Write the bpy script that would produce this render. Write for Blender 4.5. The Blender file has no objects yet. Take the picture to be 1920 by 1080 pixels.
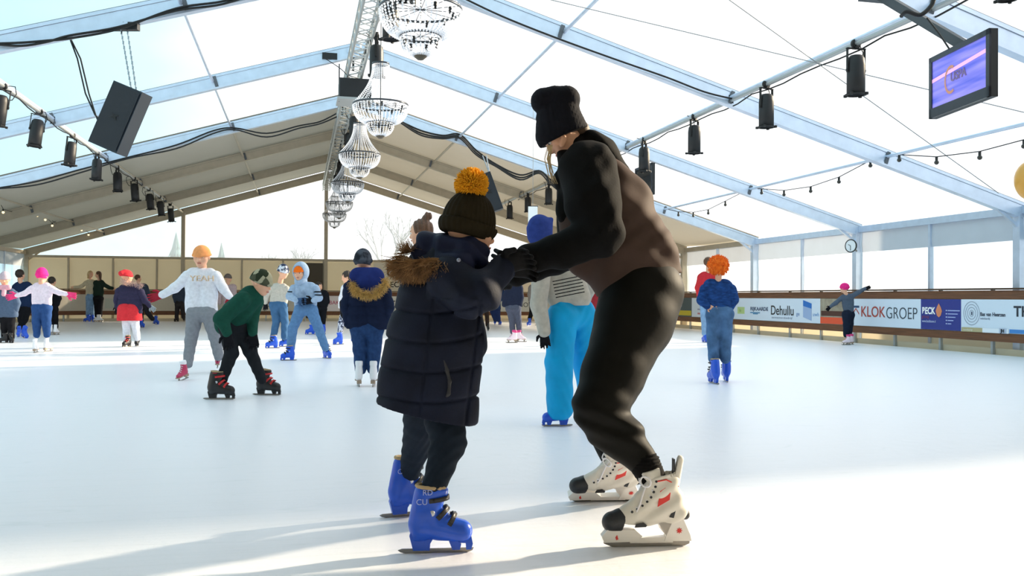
import bpy, math, random
import numpy as np
from mathutils import Vector, Matrix
R_ = random.Random(7)
C = bpy.context.scene
COL = C.collection
# ---------------- camera, light, exposure ----------------
FPX, YAW, PITCH, ROLL, CZ = 1698.0, 0.23, 0.0102, 0.0059, 0.925
cam_d = bpy.data.cameras.new('camera'); cam = bpy.data.objects.new('camera', cam_d); COL.objects.link(cam)
cam_d.sensor_width = 36; cam_d.lens = FPX/1920*36; cam_d.clip_end = 400
FW = Vector((math.sin(YAW)*math.cos(PITCH), math.cos(YAW)*math.cos(PITCH), math.sin(PITCH)))
RT0 = Vector((math.cos(YAW), -math.sin(YAW), 0)); UP0 = RT0.cross(FW)
RT = RT0*math.cos(ROLL)+UP0*(math.sin(ROLL)*1); UP = UP0*math.cos(ROLL)-RT0*math.sin(ROLL)
m = Matrix((RT, UP, -FW)).transposed().to_4x4(); m.translation = (0, 0, CZ); cam.matrix_world = m
C.camera = cam
C.view_settings.view_transform = 'Standard'; C.view_settings.look = 'None'
C.view_settings.gamma = 1; C.view_settings.use_curve_mapping = False
C.view_settings.exposure = 0.48
C.cycles.max_bounces = 10; C.cycles.transparent_max_bounces = 24
SUN_AZ, SUN_EL = math.radians(14), math.radians(19)
SD = Vector((math.cos(SUN_AZ)*math.cos(SUN_EL), math.sin(SUN_AZ)*math.cos(SUN_EL), math.sin(SUN_EL)))
sl_ = bpy.data.lights.new('sun', 'SUN'); sl_.energy = 8.0; sl_.angle = math.radians(2.2); sl_.color = (1, .82, .58)
so = bpy.data.objects.new('sun', sl_); COL.objects.link(so); so.rotation_euler = (-SD).to_track_quat('-Z', 'Y').to_euler(); so.location = (40, 20, 30)
w = bpy.data.worlds.new('sky'); C.world = w; w.use_nodes = True
nt = w.node_tree; N = nt.nodes; L = nt.links
bg = N['Background']; bg.inputs[1].default_value = 1.0
tc = N.new('ShaderNodeTexCoord')
dp = N.new('ShaderNodeVectorMath'); dp.operation = 'DOT_PRODUCT'; dp.inputs[1].default_value = (.93, .25, -.1)
L.new(tc.outputs['Generated'], dp.inputs[0])
nz = N.new('ShaderNodeTexNoise'); nz.inputs['Scale'].default_value = 2.6; nz.inputs['Detail'].default_value = 5
mp = N.new('ShaderNodeMapping'); mp.inputs['Scale'].default_value = (1, 1, 2.4); L.new(tc.outputs['Generated'], mp.inputs[0]); L.new(mp.outputs[0], nz.inputs[0])
ma = N.new('ShaderNodeMath'); ma.operation = 'MULTIPLY_ADD'; ma.inputs[1].default_value = .22; L.new(nz.outputs[0], ma.inputs[0]); L.new(dp.outputs['Value'], ma.inputs[2])
cr = N.new('ShaderNodeValToRGB'); L.new(ma.outputs[0], cr.inputs[0]); L.new(cr.outputs[0], bg.inputs[0])
cr.color_ramp.elements[0].position = .08; cr.color_ramp.elements[0].color = (.50, .755, .815, 1)
e = cr.color_ramp.elements.new(.20); e.color = (.60, .82, .865, 1)
cr.color_ramp.elements[2].position = .34; cr.color_ramp.elements[2].color = (1.14, 1.15, 1.17, 1)

# ---------------- helpers ----------------
def ray(px, py):
    return (FW + RT*((px-960)/FPX) - UP*((py-540)/FPX))
def gp(px, py, z=0.0):
    r = ray(px, py); return Vector((0, 0, CZ)) + r*((z-CZ)/r.z)
def onX(px, py, X): r = ray(px, py); return Vector((0, 0, CZ)) + r*(X/r.x)
def onY(px, py, Y): r = ray(px, py); return Vector((0, 0, CZ)) + r*(Y/r.y)
def atD(px, py, D): return Vector((0, 0, CZ)) + ray(px, py)*D
def dep(P): return (Vector(P)-Vector((0, 0, CZ))).dot(FW)
def hexc(h):
    h = h.lstrip('#'); c = [int(h[i:i+2], 16)/255 for i in (0, 2, 4)]
    return tuple(x/12.92 if x <= .04045 else ((x+.055)/1.055)**2.4 for x in c)
MATS = {}
def mat(name, col, rough=.7, metal=0., noise=0., nscale=20., bump=0., bscale=60., emit=0., col2=None, spec=.5, stretch=None, coords='Object', kind='noise', sheen=0.):
    if name in MATS: return MATS[name]
    m = bpy.data.materials.new(name); m.use_nodes = True; N = m.node_tree.nodes; L = m.node_tree.links
    b = N['Principled BSDF']; c = hexc(col) if isinstance(col, str) else col
    b.inputs['Base Color'].default_value = (*c, 1); b.inputs['Roughness'].default_value = rough; b.inputs['Metallic'].default_value = metal
    b.inputs['Specular IOR Level'].default_value = spec
    if sheen: b.inputs['Sheen Weight'].default_value = sheen
    t = N.new('ShaderNodeTexCoord')
    src = t.outputs[coords]
    if stretch:
        mp = N.new('ShaderNodeMapping'); mp.inputs['Scale'].default_value = stretch; L.new(src, mp.inputs[0]); src = mp.outputs[0]
    if noise or col2:
        n = N.new('ShaderNodeTexNoise' if kind == 'noise' else 'ShaderNodeTexVoronoi'); n.inputs['Scale'].default_value = nscale
        if kind == 'noise': n.inputs['Detail'].default_value = 4
        L.new(src, n.inputs['Vector'])
        r = N.new('ShaderNodeValToRGB'); o = n.outputs[0] if kind == 'noise' else n.outputs['Color']
        L.new(o, r.inputs[0]); L.new(r.outputs[0], b.inputs['Base Color'])
        if col2:
            c2 = hexc(col2) if isinstance(col2, str) else col2
            r.color_ramp.elements[0].position = .5-noise if noise else .42; r.color_ramp.elements[1].position = .5+noise if noise else .58
            r.color_ramp.elements[0].color = (*c, 1); r.color_ramp.elements[1].color = (*c2, 1)
        else:
            r.color_ramp.elements[0].position = .3; r.color_ramp.elements[1].position = .7
            r.color_ramp.elements[0].color = (*[x*(1-noise) for x in c], 1); r.color_ramp.elements[1].color = (*[min(1, x*(1+noise)) for x in c], 1)
    if bump:
        n = N.new('ShaderNodeTexNoise'); n.inputs['Scale'].default_value = bscale; n.inputs['Detail'].default_value = 4; L.new(src, n.inputs['Vector'])
        u = N.new('ShaderNodeBump'); u.inputs['Strength'].default_value = bump; u.inputs['Distance'].default_value = .01
        L.new(n.outputs[0], u.inputs['Height']); L.new(u.outputs[0], b.inputs['Normal'])
    if emit:
        b.inputs['Emission Color'].default_value = (*c, 1); b.inputs['Emission Strength'].default_value = emit
    MATS[name] = m; return m
def film(name, col=(.97, .98, 1), tr=.86, diff=(.9, .92, .95), wav=0.):
    """clear tent film: mostly see-through, the rest scatters light both ways"""
    m = bpy.data.materials.new(name); m.use_nodes = True; N = m.node_tree.nodes; L = m.node_tree.links
    N.remove(N['Principled BSDF']); out = N['Material Output']
    a = N.new('ShaderNodeBsdfTransparent'); a.inputs[0].default_value = (*col, 1)
    d = N.new('ShaderNodeBsdfDiffuse'); d.inputs[0].default_value = (*diff, 1)
    t = N.new('ShaderNodeBsdfTranslucent'); t.inputs[0].default_value = (*diff, 1)
    x = N.new('ShaderNodeMixShader'); x.inputs[0].default_value = .65; L.new(d.outputs[0], x.inputs[1]); L.new(t.outputs[0], x.inputs[2])
    y = N.new('ShaderNodeMixShader'); y.inputs[0].default_value = 1-tr
    if wav:
        tcn = N.new('ShaderNodeTexCoord'); n = N.new('ShaderNodeTexNoise'); n.inputs['Scale'].default_value = .7; n.inputs['Detail'].default_value = 3
        L.new(tcn.outputs['Object'], n.inputs[0]); q = N.new('ShaderNodeMath'); q.operation = 'MULTIPLY_ADD'; q.inputs[1].default_value = wav; q.inputs[2].default_value = 1-tr-wav*.5
        L.new(n.outputs[0], q.inputs[0]); L.new(q.outputs[0], y.inputs[0])
    L.new(a.outputs[0], y.inputs[1]); L.new(x.outputs[0], y.inputs[2]); L.new(y.outputs[0], out.inputs[0])
    return m
def tag(o, label=None, cat=None, group=None, kind=None):
    if label: o['label'] = label
    if cat: o['category'] = cat
    if group: o['group'] = group
    if kind: o['kind'] = kind
    return o
def empty(name, loc=(0, 0, 0), label=None, cat=None, group=None, kind=None):
    o = bpy.data.objects.new(name, None); COL.objects.link(o); o.location = loc; o.empty_display_size = .1
    return tag(o, label, cat, group, kind)
def link(name, me, mt, parent=None):
    o = bpy.data.objects.new(name, me); COL.objects.link(o)
    if mt is not None: me.materials.append(mt)
    if parent is not None:
        o.parent = parent; o.matrix_parent_inverse = PI(parent)
    return o
def WM(o):
    return o.matrix_basis.copy() if o.parent is None else WM(o.parent) @ o.matrix_parent_inverse @ o.matrix_basis
def PI(p): return WM(p).inverted()
def copy_tree(o, parent=None):
    c = o.copy(); COL.objects.link(c)
    if parent is not None: c.parent = parent
    for ch in [x for x in COL.objects if x.parent == o]: copy_tree(ch, c)
    return c
class MB:
    """collects shapes, builds one mesh"""
    def __init__(s): s.v = []; s.f = []; s.sm = []
    def add(s, vs, fs, smooth=False):
        n = len(s.v); s.v += [tuple(v) for v in vs]; s.f += [tuple(i+n for i in f) for f in fs]; s.sm += [smooth]*len(fs); return s
    def box(s, a, b, bev=0):
        (x0, y0, z0), (x1, y1, z1) = a, b
        x0, x1 = sorted((x0, x1)); y0, y1 = sorted((y0, y1)); z0, z1 = sorted((z0, z1))
        return s.add([(x0, y0, z0), (x1, y0, z0), (x1, y1, z0), (x0, y1, z0), (x0, y0, z1), (x1, y0, z1), (x1, y1, z1), (x0, y1, z1)],
                     [(0, 3, 2, 1), (4, 5, 6, 7), (0, 1, 5, 4), (1, 2, 6, 5), (2, 3, 7, 6), (3, 0, 4, 7)])
    def bar(s, a, b, wx, wz, up=(0, 0, 1)):
        a = Vector(a); b = Vector(b); d = (b-a).normalized(); u = Vector(up); sd = d.cross(u).normalized(); u = sd.cross(d).normalized()
        vs = [p+sd*i*wx/2+u*j*wz/2 for p in (a, b) for i, j in ((-1, -1), (1, -1), (1, 1), (-1, 1))]
        return s.add(vs, [(0, 1, 2, 3), (7, 6, 5, 4), (0, 4, 5, 1), (1, 5, 6, 2), (2, 6, 7, 3), (3, 7, 4, 0)])
    def tube(s, pts, r, n=8, r1=None, cap=True):
        pts = [Vector(p) for p in pts]; m = len(pts); vs = []; pu = None
        for i, p in enumerate(pts):
            d = (pts[min(i+1, m-1)]-pts[max(i-1, 0)]).normalized()
            u = Vector((0, 0, 1)) if abs(d.z) < .95 else Vector((1, 0, 0))
            if pu is not None: u = pu
            sd = d.cross(u).normalized(); u = sd.cross(d).normalized(); pu = u
            rr = r if not isinstance(r, (list, tuple)) else r[i]
            if r1 is not None: rr = r+(r1-r)*i/(m-1)
            vs += [p+(sd*math.cos(2*math.pi*k/n)+u*math.sin(2*math.pi*k/n))*rr for k in range(n)]
        fs = [(i*n+k, i*n+(k+1) % n, (i+1)*n+(k+1) % n, (i+1)*n+k) for i in range(m-1) for k in range(n)]
        s.add(vs, fs, n > 4)
        if cap: s.add(vs[:n], [tuple(range(n))[::-1]]); s.add(vs[-n:], [tuple(range(n))])
        return s
    def lathe(s, prof, o=(0, 0, 0), n=24, ax=None, close=False):
        """prof: (r, z) list, round an axis"""
        o = Vector(o); a = Vector(ax or (0, 0, 1)).normalized(); t = Vector((1, 0, 0)) if abs(a.x) < .9 else Vector((0, 1, 0)); u = a.cross(t).normalized(); v = a.cross(u)
        vs = [o+a*z+(u*math.cos(2*math.pi*k/n)+v*math.sin(2*math.pi*k/n))*r for r, z in prof for k in range(n)]
        fs = [(i*n+k, i*n+(k+1) % n, (i+1)*n+(k+1) % n, (i+1)*n+k) for i in range(len(prof)-1) for k in range(n)]
        return s.add(vs, fs, True)
    def prism(s, poly, a, b, M=None, axis=1):
        """poly (x,z) extruded along y from a to b"""
        n = len(poly); vs = [(x, a, z) for x, z in poly]+[(x, b, z) for x, z in poly]
        if M is not None: vs = [M @ Vector(v) for v in vs]
        return s.add(vs, [tuple(range(n)), tuple(range(2*n-1, n-1, -1))]+[(i, i+n, (i+1) % n+n, (i+1) % n) for i in range(n)])
    def sphere(s, c, r, n=12, m=8, sc=(1, 1, 1)):
        c = Vector(c); vs = [c+Vector((0, 0, r*sc[2]))]
        for i in range(1, m):
            th = math.pi*i/m
            vs += [c+Vector((r*sc[0]*math.sin(th)*math.cos(2*math.pi*k/n), r*sc[1]*math.sin(th)*math.sin(2*math.pi*k/n), r*sc[2]*math.cos(th))) for k in range(n)]
        vs.append(c-Vector((0, 0, r*sc[2])))
        fs = [(0, 1+k, 1+(k+1) % n) for k in range(n)]
        for i in range(m-2): fs += [(1+i*n+k, 1+(i+1)*n+k, 1+(i+1)*n+(k+1) % n, 1+i*n+(k+1) % n) for k in range(n)]
        q = 1+(m-2)*n; fs += [(q+k, len(vs)-1, q+(k+1) % n) for k in range(n)]
        return s.add(vs, fs, True)
    def build(s, name, mt, parent=None):
        me = bpy.data.meshes.new(name); me.from_pydata(s.v, [], s.f); me.polygons.foreach_set('use_smooth', s.sm); me.update()
        return link(name, me, mt, parent)
def text(body, size, loc, rx, up, mt, parent, name='lettering', ext=.002, align='LEFT', bold=0., sx=1., width=None):
    cu = bpy.data.curves.new(name, 'FONT'); cu.body = body; cu.size = size; cu.extrude = ext; cu.align_x = align; cu.offset = bold
    tmp = bpy.data.objects.new(name, cu); COL.objects.link(tmp); bpy.context.view_layer.update()
    me = bpy.data.meshes.new_from_object(tmp.evaluated_get(bpy.context.evaluated_depsgraph_get())); bpy.data.objects.remove(tmp)
    if width:
        xs = [v.co.x for v in me.vertices]; w0 = max(xs)-min(xs); sx = width/w0
    rx = Vector(rx).normalized(); up = Vector(up).normalized(); M = Matrix((rx*sx, up, rx.cross(up))).transposed().to_4x4(); M.translation = loc
    me.materials.clear(); me.materials.append(mt); o = bpy.data.objects.new(name, me); COL.objects.link(o)
    o.parent = parent; o.matrix_parent_inverse = PI(parent); o.matrix_basis = M
    return o
# ---------------- signed-distance modelling (bodies, clothes, boots) ----------------
def surfnet(F, o, h):
    S = F < 0; nx, ny, nz = F.shape; acc = np.zeros((nx-1, ny-1, nz-1, 3)); cnt = np.zeros((nx-1, ny-1, nz-1))
    edges = []
    for ax in range(3):
        sl0 = [slice(None)]*3; sl1 = [slice(None)]*3; sl0[ax] = slice(0, -1); sl1[ax] = slice(1, None)
        a = F[tuple(sl0)]; b = F[tuple(sl1)]; X = np.argwhere((a < 0) != (b < 0))
        if len(X) == 0: return np.zeros((0, 3)), []
        av = a[tuple(X.T)]; bv = b[tuple(X.T)]; t = av/(av-bv); P = X.astype(float); P[:, ax] += t
        o1, o2 = [q for q in range(3) if q != ax]
        quad = []
        for d1, d2 in ((0, 0), (1, 0), (1, 1), (0, 1)):
            Cc = X.copy(); Cc[:, o1] -= d1; Cc[:, o2] -= d2; quad.append(Cc)
            ok = np.all(Cc >= 0, 1) & (Cc[:, 0] < nx-1) & (Cc[:, 1] < ny-1) & (Cc[:, 2] < nz-1)
            np.add.at(acc, tuple(Cc[ok].T), P[ok]); np.add.at(cnt, tuple(Cc[ok].T), 1)
        edges.append((np.array(quad), av < 0, ax))
    idx = -np.ones(cnt.shape, int); act = cnt > 0; idx[act] = np.arange(act.sum())
    V = acc[act]/cnt[act][:, None]; faces = []
    for Q, neg, ax in edges:
        ok = np.ones(Q.shape[1], bool)
        for q in Q: ok &= np.all(q >= 0, 1) & (q[:, 0] < nx-1) & (q[:, 1] < ny-1) & (q[:, 2] < nz-1)
        I = np.stack([idx[tuple(q[ok].T)] for q in Q], 1); flip = neg[ok] if ax != 1 else ~neg[ok]
        I[~flip] = I[~flip][:, ::-1]; faces.append(I)
    return V*h+np.array(o), np.concatenate(faces)
class Sdf:
    """smooth union of tapered capsules and ellipsoids in a local frame"""
    def __init__(s, k=.02): s.p = []; s.k = k; s.cuts = []; s.disp = None; s.sub = []
    def cap(s, a, b, ra, rb, fl=1., axis=None, k=None, sub=False):
        (s.sub if sub else s.p).append(('c', np.array(a, float), np.array(b, float), ra, rb, fl, None if axis is None else np.array(axis, float), s.k if k is None else k)); return s
    def ell(s, c, r, M=None, k=None, sub=False):
        (s.sub if sub else s.p).append(('e', np.array(c, float), np.array(r, float), np.eye(3) if M is None else np.array(M, float), s.k if k is None else k)); return s
    def cut(s, n, p): n = np.array(n, float); n /= np.linalg.norm(n); s.cuts.append((n, float(n@np.array(p, float)))); return s
    def dist(s, q, P):
        if q[0] == 'c':
            _, a, b, ra, rb, fl, ax, k = q; ab = b-a; L2 = max(ab@ab, 1e-12); t = np.clip(((P-a)@ab)/L2, 0, 1); r = ra+(rb-ra)*t
            Dv = P-a-t[..., None]*ab
            if fl != 1.:
                u = np.array([0, 0, 1.]) if ax is None else ax/np.linalg.norm(ax); c = Dv@u; Dv = Dv+u*(c*(1/fl-1))[..., None]
                return (np.sqrt((Dv**2).sum(-1))-r)*min(1, max(fl, .5))
            return np.sqrt((Dv**2).sum(-1))-r
        _, c, r, M, k = q; Q = ((P-c)@M.T)/r; n = np.sqrt((Q**2).sum(-1)); g = np.sqrt(((Q/r)**2).sum(-1))
        return n*(n-1)/np.maximum(g, 1e-9)
    def bounds(s, q, pad):
        if q[0] == 'c':
            r = max(q[3], q[4])*max(1, q[5])+pad; return np.minimum(q[1], q[2])-r, np.maximum(q[1], q[2])+r
        r = max(q[2])+pad; return q[1]-r, q[1]+r
    def mesh(s, h):
        pad = 3*h+.004; B = [s.bounds(q, pad) for q in s.p]; lo = np.min([b[0] for b in B], 0); hi = np.max([b[1] for b in B], 0)
        n = np.ceil((hi-lo)/h).astype(int)+1; n = np.maximum(n, 4); ax = [lo[i]+h*np.arange(n[i]) for i in range(3)]
        F = np.full(tuple(n), 1.0)
        for q, sub in [(q, False) for q in s.p]+[(q, True) for q in s.sub]:
            k = q[-1]; a, b = s.bounds(q, pad+k*1.2); i0 = np.clip(((a-lo)/h).astype(int), 0, n-1); i1 = np.clip(((b-lo)/h).astype(int)+2, 1, n)
            if np.any(i1 <= i0): continue
            sl = tuple(slice(i0[i], i1[i]) for i in range(3))
            P = np.stack(np.meshgrid(*[ax[i][sl[i]] for i in range(3)], indexing='ij'), -1)
            d = s.dist(q, P); f = F[sl]
            if sub: F[sl] = np.maximum(f, -d); continue
            if k > 0:
                hh = np.clip(.5+.5*(f-d)/k, 0, 1); F[sl] = f*(1-hh)+d*hh-k*hh*(1-hh)
            else: F[sl] = np.minimum(f, d)
        if s.disp is not None or s.cuts:
            P = None
            near = np.abs(F) < 4*h+.02
            I = np.argwhere(F < 4*h+.02); P = lo+I*h; f = F[tuple(I.T)]
            if s.disp is not None: f = f-s.disp(P)
            for nn, dd in s.cuts: f = np.maximum(f, P@nn-dd)
            F[tuple(I.T)] = f
        F[0] = F[-1] = 1; F[:, 0] = F[:, -1] = 1; F[:, :, 0] = F[:, :, -1] = 1
        return surfnet(F, lo, h)
def build_sdf(s, h, name, mt, parent, M4):
    V, Fq = s.mesh(h)
    if len(V) == 0: print('EMPTY SDF', name); return None
    M = np.array(M4); V = V@M[:3, :3].T+M[:3, 3]
    me = bpy.data.meshes.new(name); me.vertices.add(len(V)); me.vertices.foreach_set('co', V.ravel())
    nf = len(Fq); me.loops.add(nf*4); me.loops.foreach_set('vertex_index', Fq.ravel().astype(np.int32))
    me.polygons.add(nf); me.polygons.foreach_set('loop_start', np.arange(0, nf*4, 4, dtype=np.int32)); me.polygons.foreach_set('loop_total', np.full(nf, 4, dtype=np.int32))
    me.polygons.foreach_set('use_smooth', np.ones(nf, bool)); me.update(); me.validate()
    if np.linalg.det(M[:3, :3]) < 0: me.flip_normals()
    return link(name, me, mt, parent)
# ================= structure =================
XL, XR, HE, HR = -9.71, 11.91, 2.45, 5.69
XM = (XL+XR)/2; HW = (XR-XL)/2
FY = [12.96+4.6*k for k in range(-4, 6)]      # frame planes, the last one is the rear gable
YB = FY[-1]; YF = FY[0]; YO = FY[6]           # YO: where the opaque roof begins
def roofz(X): return HR+(HE-HR)*abs(X-XM)/HW
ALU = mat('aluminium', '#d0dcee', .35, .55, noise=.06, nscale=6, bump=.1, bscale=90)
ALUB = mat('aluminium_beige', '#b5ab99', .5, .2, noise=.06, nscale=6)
DARK = mat('black_plastic', '#15161a', .5)
BLK = mat('black_rubber', '#0c0c0e', .6)
STEEL = mat('steel', '#9aa0a6', .25, .9)
# ice
def ice_mat():
    m = mat('ice', '#e9f1f8', .33, spec=.35); N = m.node_tree.nodes; L = m.node_tree.links; b = N['Principled BSDF']
    t = N.new('ShaderNodeTexCoord'); bs = None; hs = []
    for i, (ang, sc, wd) in enumerate(((.5, .6, .004), (-.35, .5, .004), (1.3, .8, .004), (2.3, .5, .004), (.05, .7, .003))):
        mp = N.new('ShaderNodeMapping'); mp.inputs['Rotation'].default_value = (0, 0, ang); mp.inputs['Location'].default_value = (i*3.1, i*1.7, 0); mp.inputs['Scale'].default_value = (.10, 2.2, 1); L.new(t.outputs['Object'], mp.inputs[0])
        v = N.new('ShaderNodeTexNoise'); v.inputs['Scale'].default_value = sc; v.inputs['Detail'].default_value = 2; v.inputs['Distortion'].default_value = .12; L.new(mp.outputs[0], v.inputs[0])
        q = N.new('ShaderNodeMath'); q.operation = 'MULTIPLY'; q.inputs[1].default_value = 24; L.new(v.outputs[0], q.inputs[0])
        p = N.new('ShaderNodeMath'); p.operation = 'PINGPONG'; p.inputs[1].default_value = .5; L.new(q.outputs[0], p.inputs[0])
        c = N.new('ShaderNodeMapRange'); c.inputs[1].default_value = 0; c.inputs[2].default_value = wd*3; c.inputs[3].default_value = 1; c.inputs[4].default_value = 0; L.new(p.outputs[0], c.inputs[0]); hs.append(c.outputs[0])
    for x in hs[1:]:
        a = N.new('ShaderNodeMath'); a.operation = 'MAXIMUM'; L.new(hs[0] if bs is None else bs, a.inputs[0]); L.new(x, a.inputs[1]); bs = a.outputs[0]
    n = N.new('ShaderNodeTexNoise'); n.inputs['Scale'].default_value = 9; n.inputs['Detail'].default_value = 8; L.new(t.outputs['Object'], n.inputs[0])
    a = N.new('ShaderNodeMath'); a.operation = 'MULTIPLY_ADD'; a.inputs[1].default_value = -.12; L.new(bs, a.inputs[0]); L.new(n.outputs[0], a.inputs[2])
    u = N.new('ShaderNodeBump'); u.inputs['Strength'].default_value = .22; u.inputs['Distance'].default_value = .02; L.new(a.outputs[0], u.inputs['Height']); L.new(u.outputs[0], b.inputs['Normal'])
    x = N.new('ShaderNodeMix'); x.data_type = 'RGBA'; x.inputs[6].default_value = (*hexc('#f1f2f9'), 1); x.inputs[7].default_value = (*hexc('#e9ecf2'), 1)
    L.new(bs, x.inputs[0]); L.new(x.outputs[2], b.inputs['Base Color'])
    return m
BX, BY, RC = 11.45, 34.2, 3.0     # barrier lines and corner radius
BXL = -9.25
def rim(off=0.):
    pts = [(BX+off, YF)]
    for k in range(13):
        a = math.pi/2*k/12; pts.append((BX-RC+(RC+off)*math.cos(a), BY-RC+(RC+off)*math.sin(a)))
    for k in range(13):
        a = math.pi/2+math.pi/2*k/12; pts.append((BXL+RC+(RC+off)*math.cos(a), BY-RC+(RC+off)*math.sin(a)))
    pts.append((BXL-off, YF)); return pts
b = MB(); pr = rim(.02); b.add([(x, y, 0) for x, y in pr]+[(x, y, -.12) for x, y in pr], [tuple(range(len(pr)))[::1]]+[(i, i+len(pr), (i+1) % len(pr)+len(pr), (i+1) % len(pr)) for i in range(len(pr))])
o = b.build('floor', ice_mat()); tag(o, kind='structure')
b = MB(); b.box((XL-.3, YF-1, -.3), (XR+.3, YB+.3, -.121)); tag(b.build('floor', mat('deck', '#cabfa8', .8, noise=.08, nscale=2)), kind='structure')
b = MB(); b.add([(-160, -60, -.31), (160, -60, -.31), (160, 200, -.31), (-160, 200, -.31)], [(0, 1, 2, 3)]); tag(b.build('ground', mat('frosty_ground', '#c9cdc6', .9, noise=.15, nscale=.4)), kind='structure')
# roof film and opaque roof cloth, one panel per bay and side
FILM = film('clear_roof_film', (.97, .985, 1), .87, (.93, .95, 1), .08)
FILMW = film('clear_side_film', (.95, .97, 1), .62, (.9, .93, .97), .22)
FILMG = film('hazy_gable_film', (.97, .98, 1), .62, (.88, .91, .97), .2)
def cloth_mat():
    m = mat('roof_cloth', '#aea59c', .8, noise=.05, nscale=.5); N = m.node_tree.nodes; L = m.node_tree.links; b = N['Principled BSDF']
    t = N.new('ShaderNodeBsdfTranslucent'); t.inputs[0].default_value = (*hexc('#e6dcc4'), 1); x = N.new('ShaderNodeMixShader'); x.inputs[0].default_value = .10
    L.new(b.outputs[0], x.inputs[1]); L.new(t.outputs[0], x.inputs[2]); L.new(x.outputs[0], N['Material Output'].inputs[0])
    return m
CLOTH = cloth_mat()
ceil = empty('ceiling', (XM, 20, HR), kind='structure')
for i in range(len(FY)-1):
    y0, y1 = FY[i], FY[i+1]; opq = y0 >= YO-.1 or y1 < 4
    for sgn in (-1, 1):
        nu, nv = 16, 12; vs = []; fs = []
        for a in range(nu+1):
            for c in range(nv+1):
                u = a/nu; v = c/nv; X = XM+sgn*u*(HW+.12); z = roofz(X)+.14
                sag = math.sin(math.pi*v)*.05+ (math.sin(math.pi*v)*.012*math.sin(9*u+i*2+v*5) if opq else 0)
                vs.append((X, y0+(y1-y0)*v, z+(.02-sag)))
        fs = [(a*(nv+1)+c, a*(nv+1)+c+1, (a+1)*(nv+1)+c+1, (a+1)*(nv+1)+c) for a in range(nu) for c in range(nv)]
        q = MB().add(vs, fs, True).build('roof_cloth' if opq else 'clear_panel', CLOTH if opq else FILM, ceil)
# portal frames
ALUS = mat('aluminium_shade_line', '#5a6068', .6)  # dark lines along the flanges and dark joint blocks
def frame(i):
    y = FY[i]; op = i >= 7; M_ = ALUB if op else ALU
    t = empty('trim_%d' % (i+1), (XM, y, 0), kind='structure')
    for sgn in (-1, 1):
        a = Vector((XM, y, HR-.02)); c = Vector((XM+sgn*HW, y, HE-.02))
        d = (c-a).normalized(); up = Vector((-d.z*sgn, 0, abs(d.x)))
        b = MB(); b.bar(a, c, .10, .17, up); b.bar(a+up*.105, c+up*.105, .13, .045, up); b.bar(a-up*.105, c-up*.105, .13, .045, up)
        b.build('rafter', M_, t)
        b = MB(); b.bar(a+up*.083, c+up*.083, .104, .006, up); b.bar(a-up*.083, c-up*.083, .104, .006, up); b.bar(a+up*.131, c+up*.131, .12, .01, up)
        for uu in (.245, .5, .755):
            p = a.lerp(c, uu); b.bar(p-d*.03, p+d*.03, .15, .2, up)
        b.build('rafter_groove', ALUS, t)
        x = XM+sgn*HW
        b = MB(); b.box((x-.10, y-.055, -.12), (x+.10, y+.055, HE+.05)); b.box((x-.125, y-.075, -.12), (x-.10, y+.075, HE-.05)); b.box((x+.10, y-.075, -.12), (x+.125, y+.075, HE)); b.box((x-.16, y-.13, -.13), (x+.16, y+.13, -.10))
        b.build('column', M_, t)
        b = MB(); e = Vector((x, y, HE)); b.bar(e+Vector((-sgn*.55, 0, .06)), e+Vector((0, 0, -.35)), .05, .05); b.build('eave_brace', M_, t)
    b = MB(); b.box((XM-.25, y-.08, HR-.12), (XM+.25, y+.08, HR-.02)); b.build('ridge_plate', M_, t)
for i in range(len(FY)): frame(i)
# purlins
n_t = 20
pur = empty('trim_20', (XM, 15, 4), kind='structure')
for i in range(len(FY)-1):
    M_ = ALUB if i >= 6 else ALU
    for sgn in (-1, 1):
        for u in (0.25, .5, .755, 1.0):
            X = XM+sgn*HW*u; z = roofz(X)
            b = MB()
            if u == 1.0: b.bar((X, FY[i], HE+.0), (X, FY[i+1], HE+.0), .12, .13)
            elif u == .5: b.tube([(X, FY[i], z-.02), (X, FY[i+1], z-.02)], .035, 10)
            else: b.tube([(X, FY[i], z+.0), (X, FY[i+1], z+.0)], .028, 8)
            b.build('eave_beam' if u == 1 else 'purlin', M_, pur)
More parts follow.
